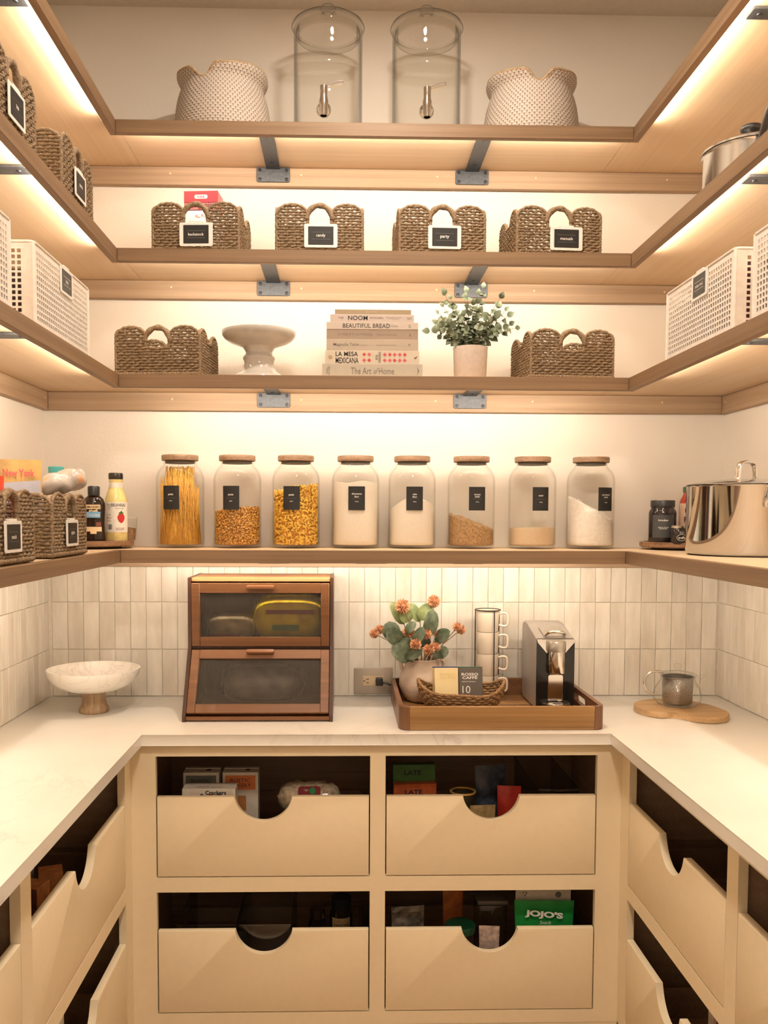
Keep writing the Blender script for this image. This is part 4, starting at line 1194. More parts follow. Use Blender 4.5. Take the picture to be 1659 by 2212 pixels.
def bread_door(w, h, border=.0255, bottom=.028):
    """door standing in the xz plane, hinge line at the bottom, front at y=-.014"""
    fr = nb(); z1 = h; th = -.014
    box(fr, -w / 2, -w / 2 + border, th, 0, 0, h, .0015, 1); box(fr, w / 2 - border, w / 2, th, 0, 0, h, .0015, 1)
    box(fr, -w / 2 + border, w / 2 - border, th, 0, 0, bottom, .0008, 1); box(fr, -w / 2 + border, w / 2 - border, th, 0, h - .030, h, .0008, 1)
    gl = nb(); n = 66; x0, x1 = -w / 2 + border - .002, w / 2 - border + .002; za, zb_ = bottom - .002, h - .028; k = 6
    V = []
    for i in range(n * k + 1):
        x = x0 + (x1 - x0) * i / (n * k); y = -.0075 - .0021 * math.sin(math.pi * ((i % k) / k))
        V.append((gl.verts.new((x, y, za)), gl.verts.new((x, y, zb_))))
    for a, b in zip(V, V[1:]): gl.faces.new((a[0], b[0], b[1], a[1]))
    hd = nb(); prism(hd, rrect(-.0415, .0415, -.0055, .0055, .004, 3), -.030, -.0145, 'y', .0015, 2); xform(hd, Matrix.Translation((0, 0, h - .011)))
    return fr, gl, hd
HANDLEW = wood('cherry_light', (.22, .085, .035), (.29, .12, .05), (.36, .16, .07), 'x', scale=1, rough=.4)
def add_door(h, loc, rx):
    fr, gl, hd = bread_door(iw * 2 - .003, h)
    d = obj('door', fr, CHERRY, t); d.location = loc; d.rotation_euler = (rx, 0, 0)
    obj('reeded_pane', gl, REED, d, 180); obj('handle', hd, HANDLEW, d)
add_door(HB_ - .014 - HM - .004, (0, yu + .001, HM + .002), 0)
sl = math.atan2(yu - .004, HM - .026); add_door(math.hypot(yu - .004, HM - .026) - .010, (0, .0085, .0195), -sl)
# bread and packets inside the upper compartment
YELB = plain('yellow_bag', srgb(250, 200, 24), .35, nscale=22, var=.35); GREENB = plain('green_print', srgb(60, 110, 40), .4); REDB = plain('dark_red_print', srgb(130, 40, 30), .4)
def loaf(bm, L, r, n=18, m=14):
    V = []
    for i in range(n + 1):
        s = -1 + 2 * i / n; k = (1 - abs(s) ** 4) ** .5 * .9 + .1
        V.append([bm.verts.new((L / 2 * s, r * k * math.cos(2 * math.pi * j / m), r * .8 * k * math.sin(2 * math.pi * j / m))) for j in range(m)])
    for a, b in zip(V, V[1:]):
        for j in range(m): bm.faces.new((a[j], a[(j + 1) % m], b[(j + 1) % m], b[j]))
    bm.faces.new(V[0][::-1]); bm.faces.new(V[-1]); return bm
bt = thing('bread_loaf', 'loaf in a yellow bag behind the upper reeded glass', 'bread', (BX + .083, BYU + .092, CT + HM + .0015))
b = nb(); loaf(b, .23, .076); xform(b, Matrix.Translation((0, 0, .078)) @ Matrix.Scale(1.25, 4, (0, 0, 1))); obj('bag', b, YELB, bt)
b = nb(); box(b, -.05, .03, -.0800, -.0775, .045, .062); obj('green_band', b, GREENB, bt, 0)
b = nb(); box(b, -.07, .08, -.0770, -.0745, .095, .108); obj('red_band', b, REDB, bt, 0)
bt = thing('bun_pack', 'pack of buns behind the left of the upper reeded glass', 'bread', (BX - .10, BYU + .11, CT + HM + .0015))
b = nb(); loaf(b, .15, .055); xform(b, Matrix.Translation((0, 0, .046))); obj('bag', b, plain('bun_bag', (.42, .33, .20), .4, nscale=25, var=.4), bt)
b = nb(); box(b, -.06, .03, -.0585, -.057, .02, .032); obj('red_band', b, REDB, bt, 0)
bt = thing('bread_loaf', 'dark loaf behind the slanted lower reeded glass', 'bread', (BX, BYF + .19, CT + .0155))
b = nb(); loaf(b, .26, .07); xform(b, Matrix.Translation((0, 0, .058))); obj('bag', b, plain('grey_bag', (.16, .14, .12), .35, nscale=25, var=.4), bt)

# ================================================================== outlet with plug
PLATE = plain('nickel_plate', (.44, .385, .32), .42, .6, var=.02); IVORY = plain('almond_plastic', srgb(200, 178, 146), .45)
yo = YW - .0095
t = thing('wall_outlet', 'brushed nickel double outlet plate on the tile backsplash', 'outlet', (.0995, yo, .967))
b = nb(); prism(b, rrect(-.0645, .0645, -.0438, .0438, .003, 3), -.006, 0, 'y', .0015, 2); obj('cover_plate', b, PLATE, t)
b = nb(); prism(b, rrect(-.035, .035, -.0168, .0168, .002, 2), -.0085, -.0062, 'y', .0006, 1); rec = obj('receptacle', b, IVORY, t)
for cx_ in (-.0195, .0195):
    for zz in (-.006, .006):
        b = nb(); box(b, cx_ - .0045, cx_ + .0045, -.0089, -.0086, zz - .0009, zz + .0009); obj('slot', b, BLACKINK, rec, 0)
    b = nb(); lathe(b, [(0, .0002), (.0024, .0002), (.0024, 0)], 12); xform(b, Matrix.Translation((cx_ - .011, -.0086, 0)) @ Matrix.Rotation(R(90), 4, 'X')); obj('slot', b, BLACKINK, rec, 0)
BLKP = plain('black_plastic', (.018, .018, .019), .4)
t = thing('power_plug', 'black plug and cord in the wall outlet beside the tray', 'plug', (.119, yo - .0092, .967))
b = nb(); box(b, -.012, .012, -.022, 0, -.013, .013, .003, 2); obj('plug', b, BLKP, t)
b = nb(); tube(b, curve([(.012, -.012, -.004), (.024, -.014, -.006), (.038, -.012, -.012), (.052, -.010, -.022), (.064, -.010, -.034), (.074, -.010, -.045), (.09, -.010, -.0485), (.16, -.010, -.0485), (.30, -.010, -.0485), (.40, -.010, -.0485)]), .0032, 8); obj('cord', b, BLKP, t)

# ================================================================== serving tray
ACA = wood('acacia_tray', (.17, .085, .03), (.31, .165, .06), (.44, .255, .10), 'x', scale=.7, rough=.33, rings=4)
ACAD = wood('acacia_dark', (.085, .035, .015), (.15, .068, .03), (.24, .12, .055), 'z', scale=1.2, rough=.4)
ACAY = wood('acacia_side', (.11, .045, .02), (.18, .082, .036), (.27, .13, .06), 'y', scale=1, rough=.38)
TX0, TX1, TY0, TY1, TH_ = .1560, .7390, 2.462, 2.915, .0675
t = thing('serving_tray', 'acacia wood serving tray with cut-out side handles', 'tray', ((TX0 + TX1) / 2, (TY0 + TY1) / 2, CT))
hw, hd_ = (TX1 - TX0) / 2, (TY1 - TY0) / 2; rc = .030; tw = .013
for sg in (-1, 1):
    a, b_ = sorted((sg * hd_, sg * (hd_ - tw)))
    s = nb(); box(s, -hw + rc, hw - rc, a, b_, .0005, TH_, .0012, 1); obj('long_board', s, ACA if sg < 0 else ACAY, t)
for sx in (-1, 1):
    for sy in (-1, 1):
        pts = []; n = 8
        for i in range(n + 1): a = R(90 * i / n); pts.append((sx * (hw - rc + rc * math.cos(a)), sy * (hd_ - rc + rc * math.sin(a))))
        for i in range(n, -1, -1): a = R(90 * i / n); pts.append((sx * (hw - rc + (rc - tw) * math.cos(a)), sy * (hd_ - rc + (rc - tw) * math.sin(a))))
        s = nb(); prism(s, pts, .0005, TH_, 'z', .001, 1); obj('corner_block', s, ACAD, t)
    # side with oval hand hole: ring of quads
    a, b_ = sorted((sx * hw, sx * (hw - tw))); s = nb(); ln = hd_ - rc; hl, hz0, hz1 = .062, .026, .052
    hole = rrect(-hl, hl, hz0, hz1, .0125, 5); out = []
    for (y, z) in hole:
        k = max(abs(y) / ln, 1e-6); ang = math.atan2((z - .039) / (TH_ / 2), y / ln)
        c, d = math.cos(ang), math.sin(ang); m_ = max(abs(c), abs(d)); out.append((ln * c / m_, TH_ / 2 + .0002 + (TH_ / 2 - .0005) * d / m_))
    # snap the corner samples to the true corners
    for cy_, cz_ in ((ln, TH_), (-ln, TH_), (-ln, .0005), (ln, .0005)):
        i = min(range(len(out)), key=lambda q: (out[q][0] - cy_) ** 2 * .1 + (out[q][1] - cz_) ** 2); out[i] = (cy_, cz_)
    VA = [[s.verts.new((x, y, z)) for y, z in P_] for x in (a, b_) for P_ in (hole, out)]
    n = len(hole)
    for i in range(n):
        j = (i + 1) % n
        s.faces.new((VA[0][i], VA[0][j], VA[1][j], VA[1][i])); s.faces.new((VA[2][j], VA[2][i], VA[3][i], VA[3][j]))
        s.faces.new((VA[0][i], VA[2][i], VA[2][j], VA[0][j])); s.faces.new((VA[1][i], VA[1][j], VA[3][j], VA[3][i]))
    obj('handle_side', s, ACAY, t, 30)
k = 9; bw = (2 * hd_ - 2 * tw) / k
for i in range(k):
    s = nb(); y0 = -hd_ + tw + i * bw; x_ = hw - tw - .0005 - (.020 if i in (0, k - 1) else 0); box(s, -x_, x_, y0 + .0006, y0 + bw - .0006, .003, .0115, .0006, 1); obj('slat', s, ACAY if i % 2 else ACA, t)
TZ = CT + .0117

# ---- clay vase with flowers
CLAY = plain('clay_vase', (.58, .47, .38), .85, nscale=26, var=.12, bump=.25)
VX, VY = .2520, 2.812
t = thing('flower_vase', 'beige clay vase of orange blossoms and green leaves in the tray', 'vase', (VX, VY, TZ))
g = nb(); lathe(g, [(0, 0), (.040, 0), (.052, .006), (.066, .026), (.0745, .052), (.0735, .076), (.066, .097), (.058, .110), (.0555, .118), (.056, .128), (.0585, .136), (.056, .138), (.052, .132), (.051, .115), (.06, .095), (0, .094)], 56); obj('vase_body', g, CLAY, t, 60)
for sg in (-1, 1):
    g = nb(); tube(g, curve([(sg * .055, 0, .132), (sg * .064, 0, .130), (sg * .0685, 0, .121), (sg * .067, 0, .109), (sg * .061, 0, .099)]), .0055, 8, flat=1.4); obj('ear', g, CLAY, t)
LEAFD = m_leaf('dark_leaf', (.042, .062, .036), (.08, .105, .065), (.14, .165, .11)); LEAFL = m_leaf('light_leaf', (.14, .19, .07), (.22, .27, .11), (.30, .34, .16))
FLOWER = plain('orange_blossom', srgb(196, 142, 104), .7, nscale=260, var=.4)
STEMB = plain('brown_stem', (.15, .085, .04), .7)
def vp(px, py, dy=0.0): return Vector(((px - 914) * .001458 * (VY + dy) / VY + (dy * .09), dy, (1422 - py) * .001458 * (VY + dy) / VY + 1.064 - TZ))
def round_leaf(L, W_):
    bm = nb(); n = 9; rows_ = []
    for i in range(n + 1):
        s = i / n; w = W_ / 2 * math.sqrt(max(0, 1 - (2 * s - 1) ** 2)) if 0 < i < n else .0008
        z = .10 * L * math.sin(math.pi * s) - .10 * L * s * s
        rows_.append([bm.verts.new((x * w, L * s, z + .20 * w * abs(x) - .0003)) for x in (-1, -.55, 0, .55, 1)])
    for a, b in zip(rows_, rows_[1:]):
        for q in range(4): bm.faces.new((a[q], a[q + 1], b[q + 1], b[q]))
    return bm
# (base px, tip px, width px, depth, light?)
LV = [((845, 1378), (842, 1338), 40, -.03, 0), ((870, 1385), (838, 1352), 36, -.045, 0), ((873, 1350), (846, 1300), 26, .02, 1), ((886, 1342), (868, 1316), 30, .0, 1), ((908, 1345), (886, 1304), 24, .02, 1),
      ((908, 1340), (930, 1303), 30, .01, 1), ((922, 1372), (938, 1312), 33, -.03, 0), ((878, 1362), (897, 1336), 20, -.05, 0), ((894, 1384), (916, 1348), 24, -.055, 0), ((886, 1395), (862, 1384), 40, -.05, 0),
      ((888, 1420), (848, 1388), 42, -.06, 0), ((875, 1412), (912, 1398), 22, -.07, 0), ((942, 1384), (972, 1358), 22, -.03, 0), ((944, 1366), (974, 1360), 18, -.02, 0), ((925, 1392), (960, 1416), 14, -.06, 0),
      ((946, 1412), (970, 1396), 26, -.04, 0), ((872, 1388), (862, 1362), 26, -.01, 0), ((925, 1400), (912, 1378), 26, .01, 0), ((900, 1420), (880, 1400), 26, .02, 0)]
rg = random.Random(8)
for (bx_, by_), (tx, ty), w, dy, lt in LV:
    p0, p1 = vp(bx_, by_, dy), vp(tx, ty, dy - rg.uniform(0, .012)); yv = (p1 - p0); L = yv.length; yv.normalize()
    zv = Vector((rg.uniform(-.25, .25), -1, rg.uniform(-.1, .5))); zv = (zv - yv * zv.dot(yv)).normalized(); xv = yv.cross(zv)
    bm = round_leaf(L, w * .001458); me_o = obj('leaf', bm, LEAFL if lt else LEAFD, t, 180)
    me_o.matrix_local = Matrix(((xv.x, yv.x, zv.x, p0.x), (xv.y, yv.y, zv.y, p0.y), (xv.z, yv.z, zv.z, p0.z), (0, 0, 0, 1)))
    st = nb(); r0 = Vector((p0.x * .25, dy * .2, .10)); tube(st, [r0, r0.lerp(p0, .5) + Vector((0, 0, .006)), p0], .0013, 5); obj('stem', st, STEM, t)
def blossom(rad, seed):
    rg_ = random.Random(seed); bm = nb(); n = 90
    for i in range(n):
        z = 1 - 2 * (i + .5) / n; a = i * 2.39996; rr = math.sqrt(1 - z * z); d = Vector((rr * math.cos(a), rr * math.sin(a), z)).normalized()
        L = rad * rg_.uniform(.86, 1.05); sd = d.orthogonal().normalized(); up = d.cross(sd); w = rad * .13
        b0 = d * rad * .25; m0 = d * L * .75; tip = d * L
        v = [bm.verts.new(x) for x in (b0 + sd * w * .4, b0 - sd * w * .4, m0 - sd * w + up * w * .3, m0 + sd * w + up * w * .3, tip)]
        bm.faces.new((v[0], v[1], v[2], v[3])); bm.faces.new((v[3], v[2], v[4]))
    return bm
FL = [(869, 1306, 17, -.02, (888, 1352)), (938, 1297, 15, .0, (936, 1330)), (808, 1366, 11, -.02, (846, 1386)), (820, 1359, 11, .0, (846, 1386)), (990, 1351, 11, -.02, (958, 1390)), (998, 1358, 11, -.015, (958, 1390)), (880, 1362, 12, -.04, (890, 1400)), (893, 1365, 10, -.045, (892, 1402)), (921, 1364, 13, -.04, (912, 1405)), (898, 1384, 13, -.07, (900, 1415)), (928, 1397, 14, -.065, (920, 1420)), (942, 1393, 12, -.05, (925, 1420)), (946, 1368, 10, -.015, (935, 1405)), (960, 1377, 10, -.02, (945, 1400))]
for k, (px, py, r, dy, (sx_, sy_)) in enumerate(FL):
    c = vp(px, py, dy); o = obj('blossom', blossom(r * .00160, k), FLOWER, t, 0); o.location = c
    core = nb(); lathe(core, [(0, -r * .0007), (r * .0005, -r * .0005), (r * .0007, 0), (r * .0005, r * .0005), (0, r * .0007)], 10); obj('core', core, FLOWER, o)
    m_ = vp(sx_, sy_, dy * .7); r0 = Vector((m_.x * .4, dy * .3, .10)); st = nb(); tube(st, [r0, m_, c], .0012, 5); obj('stem', st, STEMB, t)

# ---- woven bowl with coffee boxes
WICK = m_rope('rattan_bowl', (.10, .045, .018), (.27, .145, .06), (.45, .28, .13))
WX, WY = .3520, 2.632
t = thing('woven_bowl', 'brown woven rattan bowl with a wavy rim in the tray', 'bowl', (WX, WY, TZ))
ra, rb = .128, .108
def rimz(a): return .076 + .013 * math.cos(2 * a) + .006 * math.cos(4 * a + .4)
body = nb(); rows_ = 9; n = 168; rg = random.Random(5)
for r_ in range(rows_):
    s = (r_ + .4) / rows_; pts, rad = [], []
    for i in range(n):
        a = 2 * math.pi * i / n; k = .70 + .30 * math.sin(s * math.pi / 2); und = .0022 * math.sin(28 * a * 1.0 + r_ * math.pi)
        pts.append(((ra * k + und) * math.cos(a), (rb * k + und) * math.sin(a), .003 + s * rimz(a))); rad.append(.0042 * rg.uniform(.88, 1.12))
    tube(body, pts, rad, 6, closed=True)
for i in range(28):
    a = 2 * math.pi * (i + .25) / 28
    tube(body, [(ra * k_ * math.cos(a), rb * k_ * math.sin(a), .003 + s_ * rimz(a)) for s_ in (.02, .35, .7, 1.0) for k_ in (.70 + .30 * math.sin(s_ * math.pi / 2),)], .0028, 5)
o = obj('weave', body, WICK, t, 180); o['kind'] = 'stuff'
e = nb(); pts, rad = [], []
for i in range(320):
    a = 2 * math.pi * i / 320; pts.append((ra * math.cos(a), rb * math.sin(a), .004 + rimz(a))); rad.append(.0052 * (1 + .16 * math.sin(i * 1.55)))
tube(e, pts, rad, 6, closed=True); obj('rim', e, WICK, t, 180)
f = nb(); lathe(f, [(0, .0015), (.092, .0015), (.094, .005), (0, .005)], 40, sy=rb / ra); obj('base', f, WICK, t)
YELC = plain('pale_yellow_card', srgb(240, 222, 172), .5, var=.02); BLUC = plain('blue_card', srgb(52, 66, 120), .5); GRYC = plain('grey_card_box', srgb(98, 92, 86), .5, var=.02); GRNC = plain('green_card', srgb(62, 96, 78), .5)
FAINT = plain('faint_print', srgb(230, 208, 152), .5)
def coffee_box(label, x, y, rz, front, top, w=.0705):
    t = thing('coffee_box', label, 'box', (x, y, TZ + .0175), rz, 'boxes of coffee capsules')
    t.rotation_euler = (R(-9), 0, rz)
    b = nb(); box(b, -w / 2, w / 2, 0, .050, 0, .122, .0008, 1); obj('carton', b, front, t)
    b = nb(); box(b, -w / 2 + .0003, w / 2 - .0003, .003, .0498, .1222, .1255, .0004, 1); obj('lid_panel', b, top, t)
    return t
c = coffee_box('pale yellow coffee box with a blue top in the woven bowl', .3075, 2.604, R(3), YELC, BLUC)
text(c, 'ROSSO\nCAFFÈ', FAINT, (.004, -.0004, .098), width=.050, height=.017, bold=.02)
c = coffee_box('dark grey coffee box with a green top numbered 10 in the woven bowl', .3795, 2.602, R(1), GRYC, GRNC)
text(c, 'ROSSO\nCAFFÈ', INK, (-.003, -.0004, .0985), width=.050, height=.0185, bold=.025)
text(c, 'GENTLEMAN', INK, (-.007, -.0004, .082), width=.040, height=.0034)
text(c, '10', INK, (-.014, -.0004, .0585), height=.0215)

# ---- mug rack
MUGW = plain('cream_mug', (.74, .66, .55), .3, nscale=30, var=.02)
BLKW = plain('black_wire', (.02, .015, .018), .4, .4)
MX, MY = .4665, 2.855
rk = thing('mug_rack', 'black wire rack holding a column of stacked mugs', 'mug rack', (MX, MY, TZ))
w = nb(); H_ = .288
for zz in (.003, H_): tube(w, [(.041 * math.cos(2 * math.pi * i / 32), .041 * math.sin(2 * math.pi * i / 32), zz) for i in range(32)], .0017, 6, closed=True)
obj('ring', w, BLKW, rk).data
o_ = bpy.data.objects[rk.children[0].name]; o_['kind'] = 'stuff'
for a in (-172, -68, 100, 18):
    w = nb(); tube(w, [(.0412 * math.cos(R(a)), .0412 * math.sin(R(a)), zz) for zz in (.003, .1, .2, H_)], .0017, 6); obj('upright', w, BLKW, rk)
w = nb(); tube(w, [(-.041, 0, .003), (.041, 0, .003)], .0015, 6); obj('cross_bar', w, BLKW, rk)
def mug(k, pos):
    t = thing('mug', f'cream mug with square handle, {pos} of the racked column', 'mug', (MX, MY, TZ + .006 + k * .0705), 0, 'mugs stacked in the wire rack')
    g = nb(); lathe(g, [(0, .002), (.030, .002), (.032, 0), (.0345, .004), (.0368, .066), (.0372, .0700), (.0345, .0700), (.0338, .064), (.032, .007), (0, .006)], 40); obj('cup', g, MUGW, t, 50)
    h = nb(); tube(h, curve([(.035, -.010, .058), (.046, -.0125, .061), (.057, -.015, .060), (.062, -.016, .052), (.062, -.016, .028), (.057, -.015, .020), (.046, -.0125, .019), (.035, -.010, .023)]), .0038, 8, flat=1.3); obj('handle', h, MUGW, t)
for k, pos in enumerate(('bottom', 'second from bottom', 'third from bottom', 'top')): mug(k, pos)

# ---- capsule coffee machine
GREYP = plain('grey_plastic', (.30, .275, .255), .35, var=.03); GLOSSB = plain('gloss_black', (.012, .012, .012), .08)
SILV = plain('silver_plastic', (.52, .50, .47), .3, .8); BLUEB = plain('blue_tank', (.02, .035, .07), .15)
KX = .6420
t = thing('coffee_machine', 'grey and black capsule coffee machine with chrome spout in the tray', 'coffee machine', (KX, 2.660, TZ))
hw_ = .0575; Hm = .222
prof = [(0.003, .004), (.215, .004), (.222, .02), (.222, .222), (.212, .246), (.19, .254), (.15, .250), (.003, Hm)]
s = nb(); prism(s, prof, -hw_, hw_, 'x', .004, 2); obj('housing', s, GREYP, t)
s = nb(); box(s, -hw_ - .0003, hw_ + .0003, -.0035, .0028, .004, Hm - .004, .0012, 1); obj('front_panel', s, GLOSSB, t)
s = nb(); prism(s, [(-.034, Hm - .003), (.034, Hm - .003), (hw_, Hm - .003), (hw_ - .001, Hm - .012), (.028, Hm - .045), (-.028, Hm - .045), (-hw_ + .001, Hm - .012), (-hw_, Hm - .003)], -.006, -.0037, 'y', .0005, 1); obj('chrome_collar', s, CHROME, t)
s = nb(); lathe(s, [(0, .118), (.0255, .118), (.027, .121), (.027, .184), (0, .184)], 32); xform(s, Matrix.Translation((0, -.010, 0))); sp = obj('spout', s, CHROME, t)
s = nb(); lathe(s, [(0, .1845), (.028, .1845), (.029, .187), (.029, .213), (.027, .216), (0, .216)], 32); xform(s, Matrix.Translation((0, -.010, 0))); obj('spout_ring', s, SILV, sp)
s = nb(); prism(s, rrect(-.023, .023, .030, .112, .008, 4), -.0075, -.0037, 'y', .001, 1); obj('mirror_panel', s, CHROME, t)
s = nb(); prism(s, [(.046 * math.cos(R(a)), -.004 - .050 * math.sin(R(a))) for a in range(0, 181, 12)], .010, .026, 'z', .002, 2); dt = obj('drip_tray', s, GLOSSB, t)
s = nb(); prism(s, [(.043 * math.cos(R(a)), -.0065 - .045 * math.sin(R(a))) for a in range(0, 181, 12)], .0262, .0285, 'z', .0005, 1); obj('drip_grid', s, STEEL, dt)
s = nb(); prism(s, rrect(-.0125, .0125, -.038, -.022, .006, 4), .0288, .0296, 'z'); obj('cup_mark', s, BLUEB, dt)
s = nb(); prism(s, [(.012, Hm + .0022), (.10, Hm + .0205), (.10, Hm + .0245), (.012, Hm + .006)], -.032, .032, 'x', .001, 1); obj('capsule_flap', s, SILV, t)
s = nb(); tube(s, curve([(-.030, .010, Hm + .008), (-.020, -.002, Hm + .017), (0, -.006, Hm + .020), (.020, -.002, Hm + .017), (.030, .010, Hm + .008)]), .0042, 8, flat=1.5); obj('lever', s, CHROME, t)
s = nb(); prism(s, [(.2235, .02), (.236, .05), (.236, .135), (.2235, .165)], -.052, .045, 'x', .004, 2); obj('water_tank', s, BLUEB, t)

# ================================================================== teapot on its board
t = thing('wooden_board', 'light oak pebble-shaped board under the glass teapot', 'board', (1.0240, 2.672, CT))
LOAK = wood('light_oak', (.33, .19, .085), (.46, .29, .145), (.56, .38, .20), 'x', scale=1.6, rough=.5)
pts = [(-.124, .028), (-.118, -.022), (-.094, -.062), (-.066, -.072), (-.038, -.064), (-.016, -.088), (.010, -.126), (.046, -.142), (.086, -.132), (.118, -.098), (.130, -.052), (.124, .006), (.102, .068), (.064, .108), (.018, .132), (-.034, .128), (-.078, .106), (-.110, .072)]
sm = []
for i in range(len(pts)):
    a, b, c_, d = (Vector(pts[(i + k) % len(pts)]) for k in (-1, 0, 1, 2))
    for s in (0, .33, .66): sm.append(tuple(.5 * ((2 * b) + (c_ - a) * s + (2 * a - 5 * b + 4 * c_ - d) * s * s + (3 * b - a - 3 * c_ + d) * s ** 3)))
b = nb(); prism(b, sm, .0003, .0185, 'z', .004, 3); obj('slab', b, LOAK, t)
TG = glass('teapot_glass', (.975, .98, .97), (.62, .63, .61), base=0.03)
t = thing('teapot', 'clear glass teapot with steel infuser on the pebble-shaped board', 'teapot', (1.0330, 2.700, CT + .0188))
g = nb(); lathe(g, [(0, .001), (.045, .001), (.060, .006), (.070, .020), (.0715, .036), (.067, .054), (.057, .070), (.051, .080), (.051, .092), (.053, .094)], 56); obj('glass_body', g, TG, t, 60)
def m_mesh():
    tt = NT('steel_mesh'); v = tt.coord(); n = tt.noise(v, 900, 1); return tt.set(tt.ramp(n, [(.4, (.18, .17, .16)), (.6, (.55, .53, .51))]), .3, .85)
g = nb(); lathe(g, [(0, .008), (.040, .008), (.0445, .012), (.0462, .088), (.050, .0905), (.050, .0925), (.045, .0905)], 48); obj('infuser', g, m_mesh(), t, 50)
g = nb(); lathe(g, [(.056, .0955), (.057, .0975), (.050, .101), (.030, .1055), (.012, .108), (.006, .109), (.0055, .113), (.0105, .118), (.012, .124), (.009, .130), (0, .132)], 48); obj('lid', g, TG, t, 60)
g = nb(); tube(g, curve([(-.046, 0, .104), (-.066, 0, .107), (-.084, 0, .104), (-.098, 0, .093), (-.104, 0, .076), (-.101, 0, .058), (-.090, 0, .043), (-.076, 0, .036), (-.064, 0, .036)]), .0042, 8); obj('handle', g, glass('handle_glass', (.80, .79, .76), (.60, .585, .54), 1.0, 0.1, .35), t, 180)
g = nb(); tube(g, [(.050, 0, .062), (.062, 0, .078), (.074, 0, .090), (.090, 0, .096)], [.012, .009, .0065, .005], 12, cap=False); obj('spout', g, TG, t, 180)

# ================================================================== bottles and jars on the lowest side shelves
def cyl_patch(name, r, w, h, zc, ang, mat, parent, off=.0006, sx=1.0, sy=1.0):
    bm = nb(); n = 16
    vs = [[bm.verts.new((w * (i / n - .5), -off, h * (j - .5))) for j in (0, 1)] for i in range(n + 1)]
    for a, b in zip(vs, vs[1:]): bm.faces.new((a[0], b[0], b[1], a[1]))
    me = bpy.data.meshes.new(name); bm.to_mesh(me); bm.free(); bend(me, r, zc, ang)
    for v in me.vertices: v.co.x *= sx; v.co.y *= sy
    return mobj(name, me, mat, parent, 180)
def cyl_text(parent, s, r, zc, ang, mat, width=None, height=None, off=.0012, sx=1.0, sy=1.0, **k):
    me = bend(text_mesh(s, width, height, extrude=off, **k), r, zc, ang)
    for v in me.vertices: v.co.x *= sx; v.co.y *= sy
    return tag(mobj('lettering', me, mat, parent, 0), kind='stuff')
def strips(wf, z0, z1, n=14, m=10):
    bm = nb(); V = []
    for j in range(n + 1):
        s_ = -1 + 2 * j / n; w = max(wf(s_), .0003); V.append([bm.verts.new((w * (-1 + 2 * i / m), -.0012, z0 + (z1 - z0) * j / n)) for i in range(m + 1)])
    for a, b in zip(V, V[1:]):
        for i in range(m): bm.faces.new((a[i], a[i + 1], b[i + 1], b[i]))
    return bm
TURNW = wood('turntable_wood', (.11, .05, .025), (.22, .11, .055), (.40, .24, .13), 'x', scale=1.2, rough=.35)
def turntable(label, x, y, r=.132):
    t = thing('turntable', label, 'turntable', (x, y, SZ[3]), 0, 'wooden turntables')
    b = nb(); lathe(b, [(0, .0005), (r * .72, .0005), (r * .72, .006), (0, .006)], 40); obj('base', b, plain('dark_base', (.02, .018, .016), .6), t)
    b = nb(); lathe(b, [(0, .0065), (r - .006, .0065), (r, .010), (r, .0225), (r - .004, .0245), (r - .012, .0245), (r - .014, .0195), (0, .0195)], 56); obj('plate', b, TURNW, t, 40)
    return SZ[3] + .0198
TLX, TLY, TRX, TRY = -.786, 2.775, 1.072, 2.785
zl = turntable('dark wooden turntable under the chocolate and dressing bottles', TLX, TLY)
zr = turntable('dark wooden turntable under the sauce jars beside the stockpot', TRX, TRY)
CHOC = plain('chocolate', (.022, .012, .008), .12); LBLW = plain('label_white', (.78, .74, .67), .5); BLUEL = plain('label_blue', srgb(110, 165, 205), .5); CREAML = plain('label_cream', srgb(226, 200, 160), .5)
t = thing('chocolate_bottle', 'dark chocolate topping bottle with a blue label band on the turntable', 'bottle', (-.7520, 2.700, zl), R(10))
g = nb(); lathe(g, [(0, 0), (.030, 0), (.0335, .004), (.034, .012), (.0325, .030), (.031, .050), (.0318, .075), (.0335, .100), (.0325, .118), (.028, .130), (.020, .138), (.016, .140)], 40, sy=.7); obj('bottle_body', g, CHOC, t, 60)
g = nb(); lathe(g, [(0, .1405), (.0175, .1405), (.0178, .165), (.015, .169), (0, .169)], 28); obj('cap', g, BLKP, t, 40)
cyl_patch('label', .0335, .042, .018, .083, 0, BLUEL, t, .0012, sy=.74); cyl_text(t, 'Chocolate', .0335, .083, 0, LBLW, width=.036, height=.010, off=.002, sy=.74)
cyl_patch('label', .0335, .042, .013, .1065, 0, CREAML, t, .0014, sy=.74); cyl_text(t, "SMUCKER'S", .0335, .1065, 0, BLACKINK, width=.036, height=.007, off=.0022, sy=.74, bold=.02)
cyl_text(t, 'shell', .0335, .0955, 0, CREAML, width=.024, height=.0075, off=.002, sy=.74, bold=.03)
cyl_patch('label', .0338, .050, .014, .040, 0, CREAML, t, .0008, sy=.72); cyl_patch('label', .0338, .018, .010, .031, 0, CREAML, t, .0008, sy=.72)
cyl_patch('label', .0335, .016, .012, .055, .45, plain('choc_swirl', srgb(120, 70, 60), .4), t, .0012, sy=.72)
YDRESS = plain('dressing', srgb(224, 204, 138), .2, nscale=60, var=.15); DRED = plain('berry_red', srgb(120, 30, 30), .25)
t = thing('dressing_bottle', 'tall dressing bottle with a strawberry label on the turntable', 'bottle', (-.7030, 2.768, zl), R(14))
r_ = .0335
g = nb(); lathe(g, [(0, .0), (r_ - .002, 0), (r_, .004), (r_, .120), (.0325, .132), (.027, .150), (.0215, .164), (.020, .178), (.021, .186), (.020, .192), (.0, .192)], 44, mi=0)
for f in g.faces: f.material_index = 1 if f.calc_center_median().z < .028 else 0
obj('bottle_body', g, [YDRESS, DRED], t, 60)
